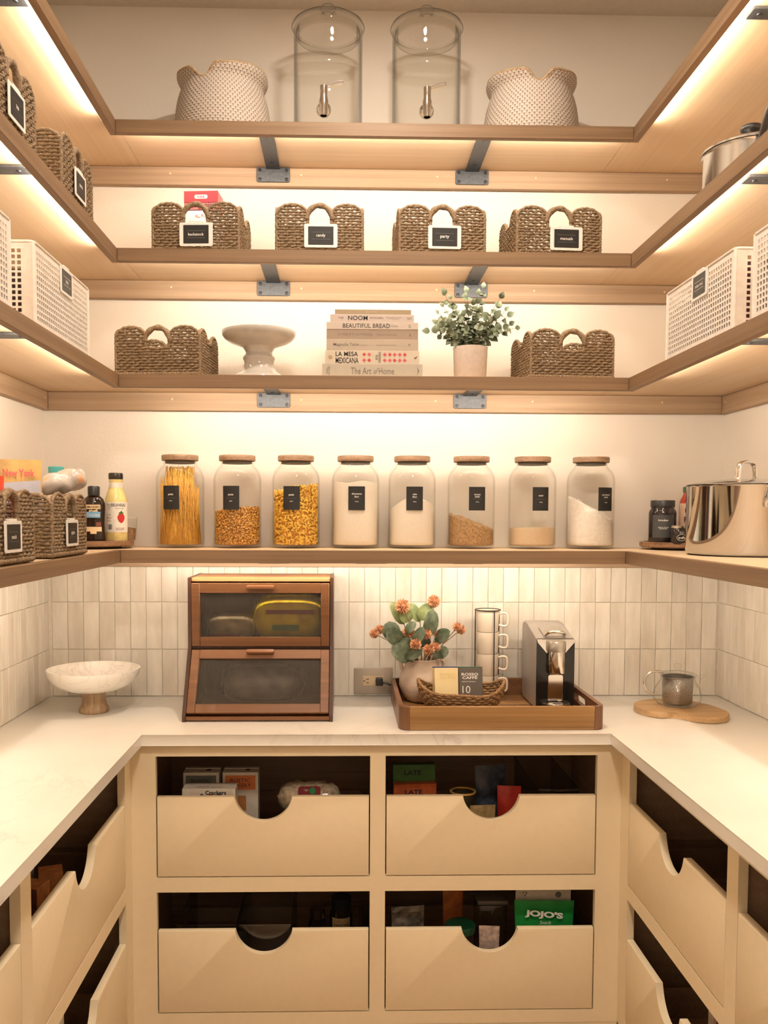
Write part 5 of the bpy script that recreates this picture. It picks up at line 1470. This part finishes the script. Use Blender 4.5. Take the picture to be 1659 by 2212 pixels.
g = nb(); lathe(g, [(0, .1925), (.0215, .1925), (.022, .196), (.022, .208), (.020, .2115), (0, .2115)], 32); obj('cap', g, plain('black_gold_cap', (.05, .045, .035), .3, .5), t, 40)
lb = cyl_patch('label', r_, .098, .092, .076, 0, LBLW, t)
cyl_patch('neck_label', .0208, .05, .016, .174, 0, LBLW, t)
cyl_text(t, 'BRIANNAS', r_, .113, .25, BLACKINK, width=.044, height=.010); cyl_text(t, 'Home Style', r_, .1025, .33, BLACKINK, width=.026, height=.0045, shear=.2)
cyl_text(t, 'BLUSH WINE\nVINAIGRETTE', r_, .040, .35, DRED, width=.026, height=.008)
sb = strips(lambda s_: .0118 * math.sqrt(max(0, 1 - s_ * s_)) * (1 - .3 * max(0, -s_)), -.016, .014); me = bpy.data.meshes.new('strawberry'); sb.to_mesh(me); sb.free(); mobj('printed_strawberry', bend(me, r_, .074, .45), plain('strawberry', srgb(190, 40, 40), .5), t, 0)
sb = nb(); vs = [sb.verts.new((x, -.0013, z)) for x, z in [(-.009, .015), (-.004, .010), (0, .012), (.004, .010), (.009, .015), (.004, .017), (0, .022), (-.004, .017)]]; sb.faces.new(vs); me = bpy.data.meshes.new('leafs'); sb.to_mesh(me); sb.free(); mobj('printed_leaf', bend(me, r_, .074, .45), GREENB, t, 0)
cyl_text(t, 'Nutrition facts\nno artificial\nflavors or\ncolors', r_, .108, -.62, GREYINK, width=.020, height=.018)
for k in range(6): cyl_text(t, 'fpxdgk'[k], r_, .083 - .009 * (k // 2), -.80 + .24 * (k % 2), REDP if k % 2 else BLACKINK, height=.0048, bold=.04)
bars = nb(); rg = random.Random(2); x = -.007
while x < .007:
    w = rg.choice((.0005, .0009, .0013)); vs = [bars.verts.new(p) for p in ((x, -.0011, -.008), (x + w, -.0011, -.008), (x + w, -.0011, .008), (x, -.0011, .008))]; bars.faces.new(vs); x += w + rg.choice((.0006, .0010))
me = bpy.data.meshes.new('bars'); bars.to_mesh(me); bars.free(); o = mobj('printed_bars', bend(me, r_, .046, -.62), BLACKINK, t, 0); o['kind'] = 'stuff'
t = thing('spread_jar', 'jar with a yellow lid behind the chocolate bottle', 'jar', (-.8230, 2.800, zl))
g = nb(); lathe(g, [(0, 0), (.034, 0), (.036, .005), (.036, .085), (.031, .096), (.030, .104)], 32); obj('jar_body', g, plain('amber_spread', (.20, .10, .04), .2), t, 60)
g = nb(); lathe(g, [(0, .1045), (.0325, .1045), (.033, .125), (.031, .128), (0, .128)], 32); obj('lid', g, plain('yellow_lid', srgb(228, 180, 30), .4), t, 40)
t = thing('snack_cup', 'small clear cup of nuts beside the dressing bottle', 'cup', (-.6855, 2.855, zl - .000))
g = nb(); lathe(g, [(0, .001), (.020, .001), (.027, .070), (.0275, .0715)], 28); obj('cup', g, TG, t, 60)
g = nb(); lathe(g, [(0, .003), (.0185, .003), (.0225, .040), (0, .044)], 20); obj('filling', g, plain('nuts', (.40, .24, .12), .7, nscale=150, var=.4), t)
g = nb(); lathe(g, [(0, .0725), (.029, .0725), (.029, .077), (0, .0775)], 28); obj('lid', g, plain('frosted_lid', (.70, .66, .60), .4), t)
# bottles standing between the baskets and the turntable
CRE = plain('creamer_bottle', (.62, .50, .38), .35)
for nm, x, y, h, cc in (('teal', -.8265, 2.585, .240, srgb(80, 175, 178)), ('green', -.7915, 2.490, .213, srgb(20, 120, 88))):
    t = thing('drink_bottle', f'pale bottle with a {nm} cap behind the full baskets', 'bottle', (x, y, SZ[3] + .0002))
    g = nb(); lathe(g, [(0, 0), (.031, 0), (.034, .006), (.034, h * .62), (.030, h * .74), (.022, h * .85), (.021, h - .018)], 32); obj('bottle_body', g, CRE, t, 60)
    g = nb(); lathe(g, [(0, h - .0175), (.0215, h - .0175), (.022, h - .002), (.020, h), (0, h)], 28); obj('cap', g, plain(nm + '_cap', cc, .4), t, 40)
# things standing in the two full baskets
t = thing('pasta_box', 'red cardboard box in the nearer lowest basket', 'box', (-.760, 1.880, SZ[3] + .010), R(60))
b = nb(); box(b, -.032, .032, -.02, .02, 0, .196, .0008, 1); obj('carton', b, plain('red_carton', srgb(176, 44, 38), .45), t)
b = nb(); box(b, -.030, .030, -.0212, -.0206, .03, .142); obj('printed_panel', b, plain('brown_panel', srgb(92, 50, 34), .5), t, 0)
text(t, 'H-E-B', INK, (.008, -.0208, .163), height=.011, bold=.03)
text(t, 'P', INK, (.0, -.0216, .120), height=.034)
t = thing('snack_pouch', 'red and yellow pouch at the picture edge in the nearer lowest basket', 'bag', (-.722, 1.822, SZ[3] + .010), R(70))
b = nb(); pouch(b, .10, .045, .172); obj('pouch', b, plain('red_yellow', srgb(214, 66, 40), .35, nscale=14, var=.4), t, 60)
t = thing('tortilla_bag', 'yellow and white tortilla bag in the basket beside the turntable', 'bag', (-.788, 2.192, SZ[3] + .010), R(24))
b = nb(); pouch(b, .105, .05, .226)
for v in b.verts: v.co.x += .05 * (v.co.z - .1) * -.35
obj('bag', b, plain('tortilla_yellow', srgb(204, 166, 100), .3, nscale=26, var=.25), t, 60)
b = nb(); prism(b, [(-.046, .085), (.046, .085), (.044, .176), (-.046, .168)], -.0265, -.0255, 'y'); lo = obj('white_panel', b, plain('tortilla_white', srgb(188, 188, 202), .4, nscale=30, var=.06), t, 0)
text(t, 'TORTILLA', plain('navy_ink', srgb(44, 44, 110), .5), (0, -.0268, .122), width=.082, height=.027, bold=.02)
text(t, 'New York', REDP, (-.004, -.0150, .193), width=.072, height=.020, bold=.02, rot=(R(-16), 0, 0))
t = thing('bread_bag', 'crumpled clear printed bag on top of the basket beside the turntable', 'bag', (-.722, 2.318, SZ[3] + .1375), R(40))
b = nb(); loaf(b, .125, .034, 34, 26); rg = random.Random(6)
for v in b.verts: v.co += Vector((math.sin(90 * v.co.y + 60 * v.co.z), math.sin(110 * v.co.x + 70 * v.co.z + 1), math.sin(130 * v.co.x + 95 * v.co.y))) * .0035 + Vector((rg.uniform(-.0007, .0007), rg.uniform(-.0007, .0007), rg.uniform(-.0007, .0007)))
xform(b, Matrix.Translation((0, 0, .050)) @ Matrix.Rotation(R(-14), 4, 'Y'))
def m_print():
    tt = NT('printed_film'); v = tt.coord(); vo = tt.a('ShaderNodeTexVoronoi'); vo.inputs['Scale'].default_value = 34; tt.l(v, vo.inputs['Vector'])
    return tt.set(tt.ramp(vo.outputs['Distance'], [(.22, srgb(226, 176, 140)), (.34, srgb(206, 186, 168)), (.5, srgb(190, 182, 176))]), .22)
obj('bag', b, m_print(), t, 180)
t = thing('lime_packet', 'green packet showing through the handle of the basket beside the turntable', 'packet', (-.703, 2.212, SZ[3] + .012), R(90))
b = nb(); pouch(b, .05, .02, .118); obj('pouch', b, plain('lime_green', srgb(70, 120, 62), .35, nscale=40, var=.4), t, 60)

# ---- right: sauces on the turntable
DARKG = plain('dark_glass_jar', (.022, .016, .016), .10); DLAB = plain('charcoal_label', (.05, .052, .055), .5)
def dark_jar(label, x, y, r, h, rz, words):
    t = thing('sauce_jar', label, 'jar', (x, y, zr), rz, 'dark sauce jars')
    g = nb(); lathe(g, [(0, 0), (r - .003, 0), (r, .004), (r, h * .70), (r * .95, h * .76), (r * .84, h * .80), (r * .84, h * .84)], 40); obj('jar_body', g, DARKG, t, 60)
    g = nb(); lathe(g, [(0, h * .845), (r * .88, h * .845), (r * .88, h * .985), (r * .85, h), (0, h)], 40); obj('lid', g, BLKP, t, 40)
    cyl_patch('label', r, r * 1.7, h * .52, h * .40, -.1, DLAB, t)
    for k, (w_, zz, ww) in enumerate(words): cyl_text(t, w_, r, h * zz, -.12, INK, width=ww, height=.007 if k else .006)
    return t
dark_jar('large dark sauce jar with a black lid on the right turntable', .9925, 2.750, .0415, .1340, R(-8), [('kinder', .54, .030), ('BBQ RUB\nBLEND', .36, .030)])
dark_jar('dark sauce jar with green print behind the large one', 1.024, 2.842, .036, .124, R(20), [('organic', .54, .026), ('SAUCE', .4, .026)])
t = thing('truffle_jar', 'little black jar with a silver lid at the front of the right turntable', 'jar', (1.0190, 2.686, zr), R(6))
g = nb(); lathe(g, [(0, 0), (.021, 0), (.0235, .004), (.024, .036), (.0225, .044), (.0195, .048)], 32); obj('jar_body', g, DARKG, t, 60)
g = nb(); lathe(g, [(0, .0485), (.0215, .0485), (.022, .055), (.020, .057), (0, .057)], 32); obj('lid', g, STEEL, t, 40)
g = nb(); tube(g, [(.0148 * math.cos(2 * math.pi * i / 24), -.0003, .0095 * math.sin(2 * math.pi * i / 24)) for i in range(24)], .0006, 4, closed=True); me = bpy.data.meshes.new('ring'); g.to_mesh(me); g.free(); mobj('printed_ring', bend(me, .024, .020, 0), INK, t, 0)
cyl_text(t, 'truffle', .024, .020, 0, INK, width=.022, height=.0075, bold=.02); cyl_text(t, 'BLACK\nGARLIC', .024, .035, 0, INK, width=.016, height=.007)
RAGU = plain('tomato_sauce', srgb(168, 48, 28), .15, nscale=60, var=.2); PEACH = plain('label_peach', srgb(230, 196, 170), .5); MAROON = plain('maroon_print', srgb(110, 24, 30), .5)
t = thing('tomato_sauce_jar', 'red tomato sauce jar with a green lid on the right turntable', 'jar', (1.1180, 2.828, zr), R(-14))
g = nb(); lathe(g, [(0, 0), (.039, 0), (.042, .006), (.042, .122), (.039, .136), (.031, .152), (.029, .160)], 40); obj('jar_body', g, RAGU, t, 60)
g = nb(); lathe(g, [(0, .1605), (.031, .1605), (.0315, .176), (.0295, .179), (0, .179)], 36); obj('lid', g, plain('green_lid', (.05, .10, .04), .4), t, 40)
cyl_patch('label', .042, .115, .085, .083, 0, PEACH, t)
sb = strips(lambda s_: .022 * math.sqrt(max(0, 1 - s_ * s_)), -.0185, .0185); me = bpy.data.meshes.new('oval'); sb.to_mesh(me); sb.free(); mobj('printed_oval', bend(me, .042, .103, -.18), MAROON, t, 0)
cyl_text(t, 'RAGU', .042, .074, -.1, MAROON, width=.055, height=.018, bold=.02); cyl_text(t, 'OLD WORLD', .042, .060, -.1, MAROON, width=.044, height=.006)
t = thing('hot_sauce_bottle', 'small dark hot sauce bottle with an orange label on the right turntable', 'bottle', (1.0825, 2.735, zr), R(-5))
g = nb(); lathe(g, [(0, 0), (.020, 0), (.0215, .004), (.0215, .060), (.018, .070), (.010, .078), (.009, .084)], 28); obj('bottle_body', g, plain('hot_sauce', srgb(96, 26, 20), .15), t, 60)
g = nb(); lathe(g, [(0, .0845), (.0115, .0845), (.012, .104), (0, .106)], 24); obj('cap', g, BLKP, t, 40)
cyl_patch('label', .0215, .034, .042, .036, 0, plain('orange_label', srgb(224, 110, 60), .5), t); cyl_patch('label', .0215, .024, .028, .038, 0, LBLW, t, .0010); cyl_text(t, 'HOT\nSAUCE', .0215, .038, 0, BLACKINK, width=.018, height=.018, off=.0016)

# ---- big stockpot
MIRR = plain('mirror_steel', (.56, .56, .565), .06, 1.0, var=.01)
t = thing('stockpot', 'large mirror-polished steel stockpot with a lid on the right shelf', 'pot', (1.0830, 2.375, SZ[3]))
PR, PH = .152, .186
g = nb(); lathe(g, [(0, .0008), (PR - .010, .0008), (PR - .003, .005), (PR, .012), (PR, PH - .004), (PR + .003, PH), (PR - .001, PH + .001), (PR - .004, PH - .004), (PR - .004, .014), (0, .014)], 96); obj('pot_body', g, MIRR, t, 50)
g = nb(); lathe(g, [(PR - .0045, PH - .002), (PR - .002, PH + .0015), (PR + .002, PH + .002), (PR + .002, PH + .004), (PR - .006, PH + .006), (PR * .7, PH + .014), (PR * .3, PH + .0185), (0, PH + .0195)], 96); lid = obj('lid', g, MIRR, t, 50)
g = nb(); tube(g, curve([(-.036, 0, PH + .017), (-.033, 0, PH + .024), (-.031, 0, PH + .046), (-.026, 0, PH + .058), (-.012, 0, PH + .064), (.012, 0, PH + .064), (.026, 0, PH + .058), (.031, 0, PH + .046), (.033, 0, PH + .024), (.036, 0, PH + .017)]), .0042, 8, flat=2.2); xform(g, Matrix.Rotation(R(25), 4, 'Z')); obj('lid_handle', g, CHROME, lid, 180)
g = nb(); ha = R(-97)
def hp(da, rr, z): return ((PR + rr) * math.cos(ha + da), (PR + rr) * math.sin(ha + da), z)
tube(g, curve([hp(.0, .003, .128), hp(.0, .006, .145), hp(.10, .026, .160), hp(.25, .040, .166), hp(.42, .040, .166), hp(.55, .026, .160), hp(.65, .006, .145), hp(.65, .003, .128)]), .0050, 8, flat=1.6); hd = obj('side_handle', g, CHROME, t, 180)
for da in (0, .65):
    g = nb(); lathe(g, [(0, .006), (.004, .0055), (.0062, .003), (.0068, 0)], 16); xform(g, Matrix.Translation(hp(da, .001, .134)) @ Matrix.Rotation(ha + da, 4, 'Z') @ Matrix.Rotation(R(90), 4, 'Y')); obj('rivet', g, STEEL, hd)

# ---- saucepan on the shelf above
t = thing('saucepan', 'lidded steel saucepan with black knob and handle on the right shelf', 'pan', (1.0500, 2.330, SZ[1]))
PR, PH = .116, .170
SATIN = plain('satin_pan', (.56, .545, .53), .16, 1.0, var=.02)
g = nb(); lathe(g, [(0, .0008), (PR - .018, .0008), (PR - .006, .005), (PR, .016), (PR, PH - .006), (PR + .004, PH), (PR, PH + .0005), (PR - .003, PH - .006), (PR - .003, .016), (0, .010)], 80); obj('pan_body', g, SATIN, t, 50)
g = nb(); lathe(g, [(PR - .002, PH + .001), (PR + .006, PH + .0015), (PR + .007, PH + .006), (PR + .001, PH + .010), (PR * .9, PH + .016), (PR * .6, PH + .028), (PR * .25, PH + .036), (0, PH + .038)], 80); lid = obj('lid', g, SATIN, t, 50)
g = nb(); lathe(g, [(0, PH + .0385), (.011, PH + .0385), (.012, PH + .050), (.024, PH + .056), (.0275, PH + .063), (.025, PH + .070), (.012, PH + .074), (0, PH + .0745)], 32); obj('knob', g, BLKP, lid, 60)
g = nb(); d = Vector((-.26, -.96, 0)).normalized(); b0 = d * (PR + .002)
tube(g, [b0 + Vector((0, 0, PH - .024)), b0 + d * .03 + Vector((0, 0, PH - .016)), b0 + d * .09 + Vector((0, 0, PH + .002)), b0 + d * .17 + Vector((0, 0, PH + .012)), b0 + d * .19 + Vector((0, 0, PH + .012))], [.010, .012, .014, .014, .008], 10, flat=.65); obj('handle', g, BLKP, t, 180)

# ================================================================== things kept in the drawers
ZU, ZLo = .5020 + .0244, .1095 + .0244           # drawer floors
ACRYL = glass('clear_acrylic', (.93, .93, .92), (.62, .62, .60), .9, 0.02, .05)
def clear_bin(label, x0, x1, y0, y1, z0, h):
    t = thing('clear_bin', label, 'storage bin', ((x0 + x1) / 2, (y0 + y1) / 2, z0), 0, 'clear plastic drawer bins')
    w, d = (x1 - x0) / 2, (y1 - y0) / 2; b = nb(); k = .002
    box(b, -w, w, -d, d, 0, k)
    for a in ((-w, -w + k, -d, d), (w - k, w, -d, d), (-w + k, w - k, -d, -d + k), (-w + k, w - k, d - k, d)): box(b, *a, k, h)
    obj('walls', b, ACRYL, t, 0)
    r = nb()
    tube(r, [(-w, -d, h), (w, -d, h), (w, d, h), (-w, d, h)], .0022, 6, closed=True); obj('rim', r, ACRYL, t)
    return t
def carton(name, label, x, y, z, w, d, h, mat, rz=0, rx=0, cat='box', group=None):
    t = thing(name, label, cat, (x, y, z), rz, group); t.rotation_euler = (rx, 0, rz)
    b = nb(); box(b, -w / 2, w / 2, -d / 2, d / 2, 0, h, .0008, 1); obj('carton', b, mat, t); return t
KRAFTW = plain('white_carton', (.66, .60, .52), .5); SLATE = plain('slate_print', (.13, .14, .13), .5); ORNG = plain('orange_print', srgb(206, 118, 70), .5); BISC = plain('biscuit_print', srgb(176, 116, 60), .6)
# upper left drawer of the back cabinet
for k, (x, pm) in enumerate(((-.4230, SLATE), (-.3065, ORNG))):
    t = carton('cracker_box', f'white cracker box with {"slate grey" if k == 0 else "orange"} label in the upper left drawer', x, 2.640, ZU + .001, .106, .052, .226, KRAFTW, group='cracker boxes in the upper left drawer')
    b = nb(); box(b, -.045, .045, -.0268, -.0262, .174, .217); obj('label_panel', b, pm, t, 0)
    text(t, 'RUSTIC\nBAKERY', BLACKINK, (0, -.0270, .195), width=.064, height=.026)
    b = nb(); prism(b, rrect(-.017, .017, .109, .156, .004, 3), -.0268, -.0262, 'y'); obj('printed_cracker', b, BISC, t, 0)
    b = nb(); lathe(b, [(0, .0006), (.008, .0006), (.008, 0)], 16, .02, 0); xform(b, Matrix.Translation((0, 0, .2264))); obj('seal', b, MAROON, t, 0)
    b = nb(); box(b, -.052, .052, .012, .0255, .2264, .2285); obj('tuck_flap', b, KRAFTW, t, 0)
t = carton('cracker_box', 'white carton lying in front of the cracker boxes', -.3860, 2.548, ZU + .001, .152, .058, .206, KRAFTW, rx=0)
text(t, 'LENTIL & LEEK', BLACKINK, (.0, -.012, .2065), width=.07, height=.007, rot=(R(-90), 0, R(180)))
text(t, 'Crackers', BLACKINK, (.02, -.0293, .195), width=.06, height=.013, bold=.03)
for i, cc in enumerate((srgb(70, 40, 80), srgb(150, 60, 40), srgb(60, 50, 60))):
    b = nb(); lathe(b, [(0, .0004), (.006, .0004), (.006, 0)], 16); xform(b, Matrix.Translation((-.02 + .025 * i, -.0291, .186)) @ Matrix.Rotation(R(90), 4, 'X')); obj('printed_dot', b, plain('dot%d' % i, cc, .5), t, 0)
t = thing('pretzel_bag', 'clear bag of pretzels with a red and green label in the upper left drawer', 'bag', (-.1010, 2.585, ZU + .105), 0)
b = nb(); loaf(b, .185, .055, 20, 18); rg = random.Random(9)
for v in b.verts: v.co += Vector((rg.uniform(-.003, .003), rg.uniform(-.003, .003), rg.uniform(-.003, .003)))
xform(b, Matrix.Translation((0, 0, .06))); obj('bag', b, plain('pretzel_film', (.36, .29, .21), .18, nscale=60, var=.45), t, 180)
b = nb(); prism(b, rrect(-.03, .035, -.016, .016, .008, 3), -.001, .001, 'y'); xform(b, Matrix.Translation((0, -.044, .087)) @ Matrix.Rotation(R(-48), 4, 'X')); obj('label_panel', b, MAROON, t, 0)
b = nb(); prism(b, [(.012 + .009 * math.cos(2 * math.pi * i / 16), .011 * math.sin(2 * math.pi * i / 16)) for i in range(16)], -.0022, -.0011, 'y'); xform(b, Matrix.Translation((0, -.044, .087)) @ Matrix.Rotation(R(-48), 4, 'X')); obj('green_badge', b, plain('badge_green', srgb(30, 120, 70), .5), t, 0)
t = carton('snack_carton', 'teal and red snack carton under the pretzel bag', -.1150, 2.555, ZU + .001, .17, .10, .095, plain('teal_red_carton', srgb(40, 110, 110), .45, nscale=12, var=.3))
b = nb(); box(b, -.083, .083, -.0512, -.0506, .01, .075); obj('printed_panel', b, plain('tomato_print', srgb(176, 60, 40), .5, nscale=30, var=.3), t, 0)
clear_bin('clear bin in the upper left drawer, under the cracker boxes', -.488, -.248, 2.506, 2.80, ZU, .16) if False else None
# upper right drawer
GRN, ORG = plain('packet_green', srgb(70, 110, 52), .4, nscale=30, var=.2), plain('packet_orange', srgb(176, 88, 50), .4, nscale=30, var=.25)
for k, (m, z, nm, y) in enumerate(((GRN, .125, 'green', 2.645), (ORG, .078, 'orange', 2.605))):
    t = carton('chocolate_packet', f'{nm} chocolate packet in the upper right drawer', .2120, y, ZU + .001, .128, .03, z + .118, m, R(3), cat='packet', group='chocolate packets')
    text(t, 'LATE', BLACKINK, (-.004, -.0156, z + .094), width=.052, height=.014, bold=.03)
t = thing('snack_tin', 'yellow-rimmed round tin in the upper right drawer', 'tin', (.3540, 2.582, ZU + .0005))
g = nb(); lathe(g, [(0, 0), (.037, 0), (.037, .176), (.033, .176), (.033, .165), (0, .165)], 32); obj('tin_body', g, plain('dark_tin', (.06, .05, .03), .35, .5), t, 40)
g = nb(); tube(g, [(.036 * math.cos(2 * math.pi * i / 32), .036 * math.sin(2 * math.pi * i / 32), .1765) for i in range(32)], .0035, 6, closed=True); obj('rim', g, plain('brass_rim', srgb(206, 166, 80), .35, .4), t, 180)
t = thing('snack_bag', 'red snack bag in the upper right drawer', 'bag', (.492, 2.585, ZU + .0005), R(-8)); b = nb(); pouch(b, .07, .04, .192); obj('pouch', b, plain('bright_red', srgb(160, 44, 34), .3, nscale=40, var=.25), t, 60)
t = thing('snack_bag', 'dark blue snack bag behind the red one in the upper right drawer', 'bag', (.448, 2.655, ZU + .0005), R(10)); b = nb(); pouch(b, .10, .05, .235); obj('pouch', b, plain('dark_navy', (.05, .06, .09), .25, nscale=50, var=.5), t, 60)
t = thing('snack_bag', 'pale printed snack bag low in the upper right drawer notch', 'bag', (.405, 2.530, ZU + .0005), R(4)); b = nb(); pouch(b, .075, .03, .152); obj('pouch', b, plain('pale_print', srgb(160, 138, 98), .3, nscale=50, var=.35), t, 60)
clear_bin('clear bin on the right of the upper right drawer', .560, .680, 2.50, 2.86, ZU, .205)
# lower left drawer: clear bins
for k, (a, b_) in enumerate(((-.478, -.308), (-.300, -.150))):
    clear_bin(f'{"left" if k == 0 else "middle"} empty clear bin in the lower left drawer', a, b_, 2.505, 2.86, ZLo, .205)
for k, (x, y, r, h, nm) in enumerate(((-.0780, 2.63, .026, .198, 'smaller'), (-.0060, 2.655, .035, .222, 'larger'))):
    t = thing('paste_jar', f'{nm} dark glass jar standing in the lower left drawer', 'jar', (x, y, ZLo), 0, 'jars in the lower left drawer')
    g = nb(); lathe(g, [(0, 0), (r - .003, 0), (r, .005), (r, h * .78), (r * .8, h * .84), (r * .8, h * .86)], 28); obj('jar_body', g, DARKG, t, 60)
    g = nb(); lathe(g, [(0, h * .865), (r * .88, h * .865), (r * .88, h), (0, h)], 28); obj('lid', g, BLKP if k else STEEL, t, 40)
    cyl_patch('label', r, r * 1.7, h * .2, h * .66, 0, DLAB if k == 0 else CREAML, t); cyl_text(t, 'PASTE' if k == 0 else 'ONION', r, h * .66, 0, INK if k == 0 else GREYINK, width=r * 1.3, height=.009, bold=.02)
# lower right drawer
JOG = plain('bag_green', srgb(36, 150, 70), .35, nscale=18, var=.15)
t = thing('snack_bag', 'bright green snack bag with white lettering in the lower right drawer', 'bag', (.5960, 2.560, ZLo + .0005), R(-2)); b = nb(); pouch(b, .178, .05, .247, 14); obj('pouch', b, JOG, t, 60)
b = nb(); box(b, -.082, .082, .018, .0205, .150, .271); obj('top_seal', b, KRAFTW, t, 0)
b = nb(); tube(b, [(-.055 + .0075 * math.cos(2 * math.pi * i / 3 + .5), .0172, .259 + .0075 * math.sin(2 * math.pi * i / 3 + .5)) for i in range(3)], .0014, 5, closed=True); obj('printed_arrows', b, BLACKINK, t, 0)
b = nb(); lathe(b, [(0, .0006), (.009, .0006), (.009, 0)], 20); xform(b, Matrix.Translation((.045, .0172, .257)) @ Matrix.Rotation(R(90), 4, 'X')); obj('printed_seal', b, SLATE, t, 0)
text(t, "JOJO'S", INK, (-.004, -.0195, .211), width=.112, height=.022, bold=.05, rot=(R(-13), R(5), 0))
text(t, 'Snack', INK, (.0, -.0238, .1905), width=.034, height=.010, shear=.2, rot=(R(-12), 0, 0)); text(t, 'Variety Pack', INK, (.0, -.0262, .175), width=.07, height=.011, shear=.2, rot=(R(-9), 0, 0))
t = thing('snack_pack', 'clear crinkled pack on the left of the lower right drawer', 'bag', (.192, 2.575, ZLo + .0005), R(5)); b = nb(); pouch(b, .10, .05, .226, 14); rg = random.Random(4)
for v in b.verts: v.co.y += rg.uniform(-.004, .004)
obj('pouch', b, plain('crinkle_film', (.20, .17, .14), .12, nscale=40, var=.6), t, 0)
t = thing('food_tub', 'clear food tub with a dark green lid in the lower right drawer', 'tub', (.345, 2.545, ZLo + .0005))
g = nb(); lathe(g, [(0, .001), (.038, .001), (.043, .150), (.043, .165)], 32); obj('tub', g, TG, t, 60); g = nb(); lathe(g, [(0, .1655), (.0445, .1655), (.0445, .183), (.041, .186), (0, .186)], 32); obj('lid', g, plain('dark_green_lid', srgb(20, 70, 45), .35), t, 40)
t = thing('snack_bag', 'orange snack bag behind the green-lidded tub', 'bag', (.338, 2.665, ZLo + .0005), R(20)); b = nb(); pouch(b, .07, .035, .236); obj('pouch', b, plain('dull_orange', srgb(176, 104, 56), .35, nscale=40, var=.3), t, 60)
t = thing('food_tub', 'clear rectangular tub behind the notch of the lower right drawer', 'tub', (.452, 2.66, ZLo + .0005)); b = nb(); box(b, -.045, .045, -.05, .05, .001, .21, .01, 2); obj('tub', b, ACRYL, t, 40); b = nb(); box(b, -.047, .047, -.052, .052, .2105, .224, .004, 2); obj('lid', b, plain('smoke_lid', (.16, .14, .12), .3), t, 40)
t = thing('snack_bag', 'pale patterned bag in the notch of the lower right drawer', 'bag', (.428, 2.528, ZLo + .0005), R(-6)); b = nb(); pouch(b, .06, .03, .186); obj('pouch', b, plain('lilac_print', srgb(190, 170, 160), .35, nscale=80, var=.35), t, 60)
# left cabinet
t = clear_bin('clear bin in the upper drawer of the left cabinet', -.93, -.625, 1.70, 2.30, ZU, .12)
KR = plain('biscuit_brown', srgb(178, 118, 70), .6, nscale=60, var=.25)
for k, (x, y, z, rz) in enumerate(((-.70, 2.10, .14, 20), (-.715, 2.02, .14, -12), (-.70, 1.86, .15, 30))):
    t = carton('wafer_pack', f'brown wafer pack in the upper left cabinet drawer, {["farthest", "middle", "nearest"][k]} of three', x, y, ZU + .003, .055, .055, z, KR, R(rz), cat='packet', group='wafer packs')
t = carton('snack_carton', 'dark blue carton in the upper drawer of the left cabinet', -.775, 1.93, ZU + .003, .06, .12, .185, plain('navy_carton', srgb(50, 58, 92), .45, nscale=20, var=.3))
t = carton('snack_carton', 'pale grey carton in the upper drawer of the left cabinet', -.775, 2.07, ZU + .003, .06, .10, .195, plain('grey_carton', srgb(150, 150, 140), .45, nscale=20, var=.2))
t = thing('red_tub', 'small red tub in the near corner of the left cabinet drawer', 'tub', (-.685, 1.765, ZU + .003)); g = nb(); lathe(g, [(0, 0), (.036, 0), (.042, .145), (.045, .15), (.041, .152), (.038, .145), (0, .13)], 32); obj('tub', g, plain('red_plastic', srgb(170, 30, 40), .35), t, 50)
t = thing('paper_bag', 'white paper bag in the lower drawer of the left cabinet', 'bag', (-.672, 2.02, ZLo + .0005), R(80)); b = nb(); pouch(b, .10, .05, .262); obj('pouch', b, PAPER, t, 60)
# right cabinet
t = carton('cereal_box', 'tall white printed box in the lower drawer of the right cabinet', .930, 2.02, ZLo + .001, .05, .15, .26, KRAFTW, R(8))
b = nb(); box(b, -.0262, -.0256, -.05, .05, .10, .21); obj('printed_panel', b, plain('pink_grey_print', srgb(196, 160, 148), .5, nscale=40, var=.2), t, 0)
text(t, 'oats', MAROON, (-.0268, 0, .17), width=.07, rot=(0, 0, R(-90)), bold=.02)
t = carton('cereal_box', 'shorter white printed box in the lower drawer of the right cabinet', .872, 1.90, ZLo + .001, .055, .12, .20, KRAFTW, R(4))
b = nb(); box(b, -.0288, -.0280, -.04, .04, .08, .16); obj('printed_panel', b, plain('pink_grey_print', (0, 0, 0)), t, 0)
text(t, 'Lotus', REDP, (-.0294, 0, .178), width=.05, rot=(0, 0, R(-90)), bold=.02)
clear_bin('clear bin in the upper drawer of the right cabinet', .84, 1.16, 1.80, 2.33, ZU, .12)
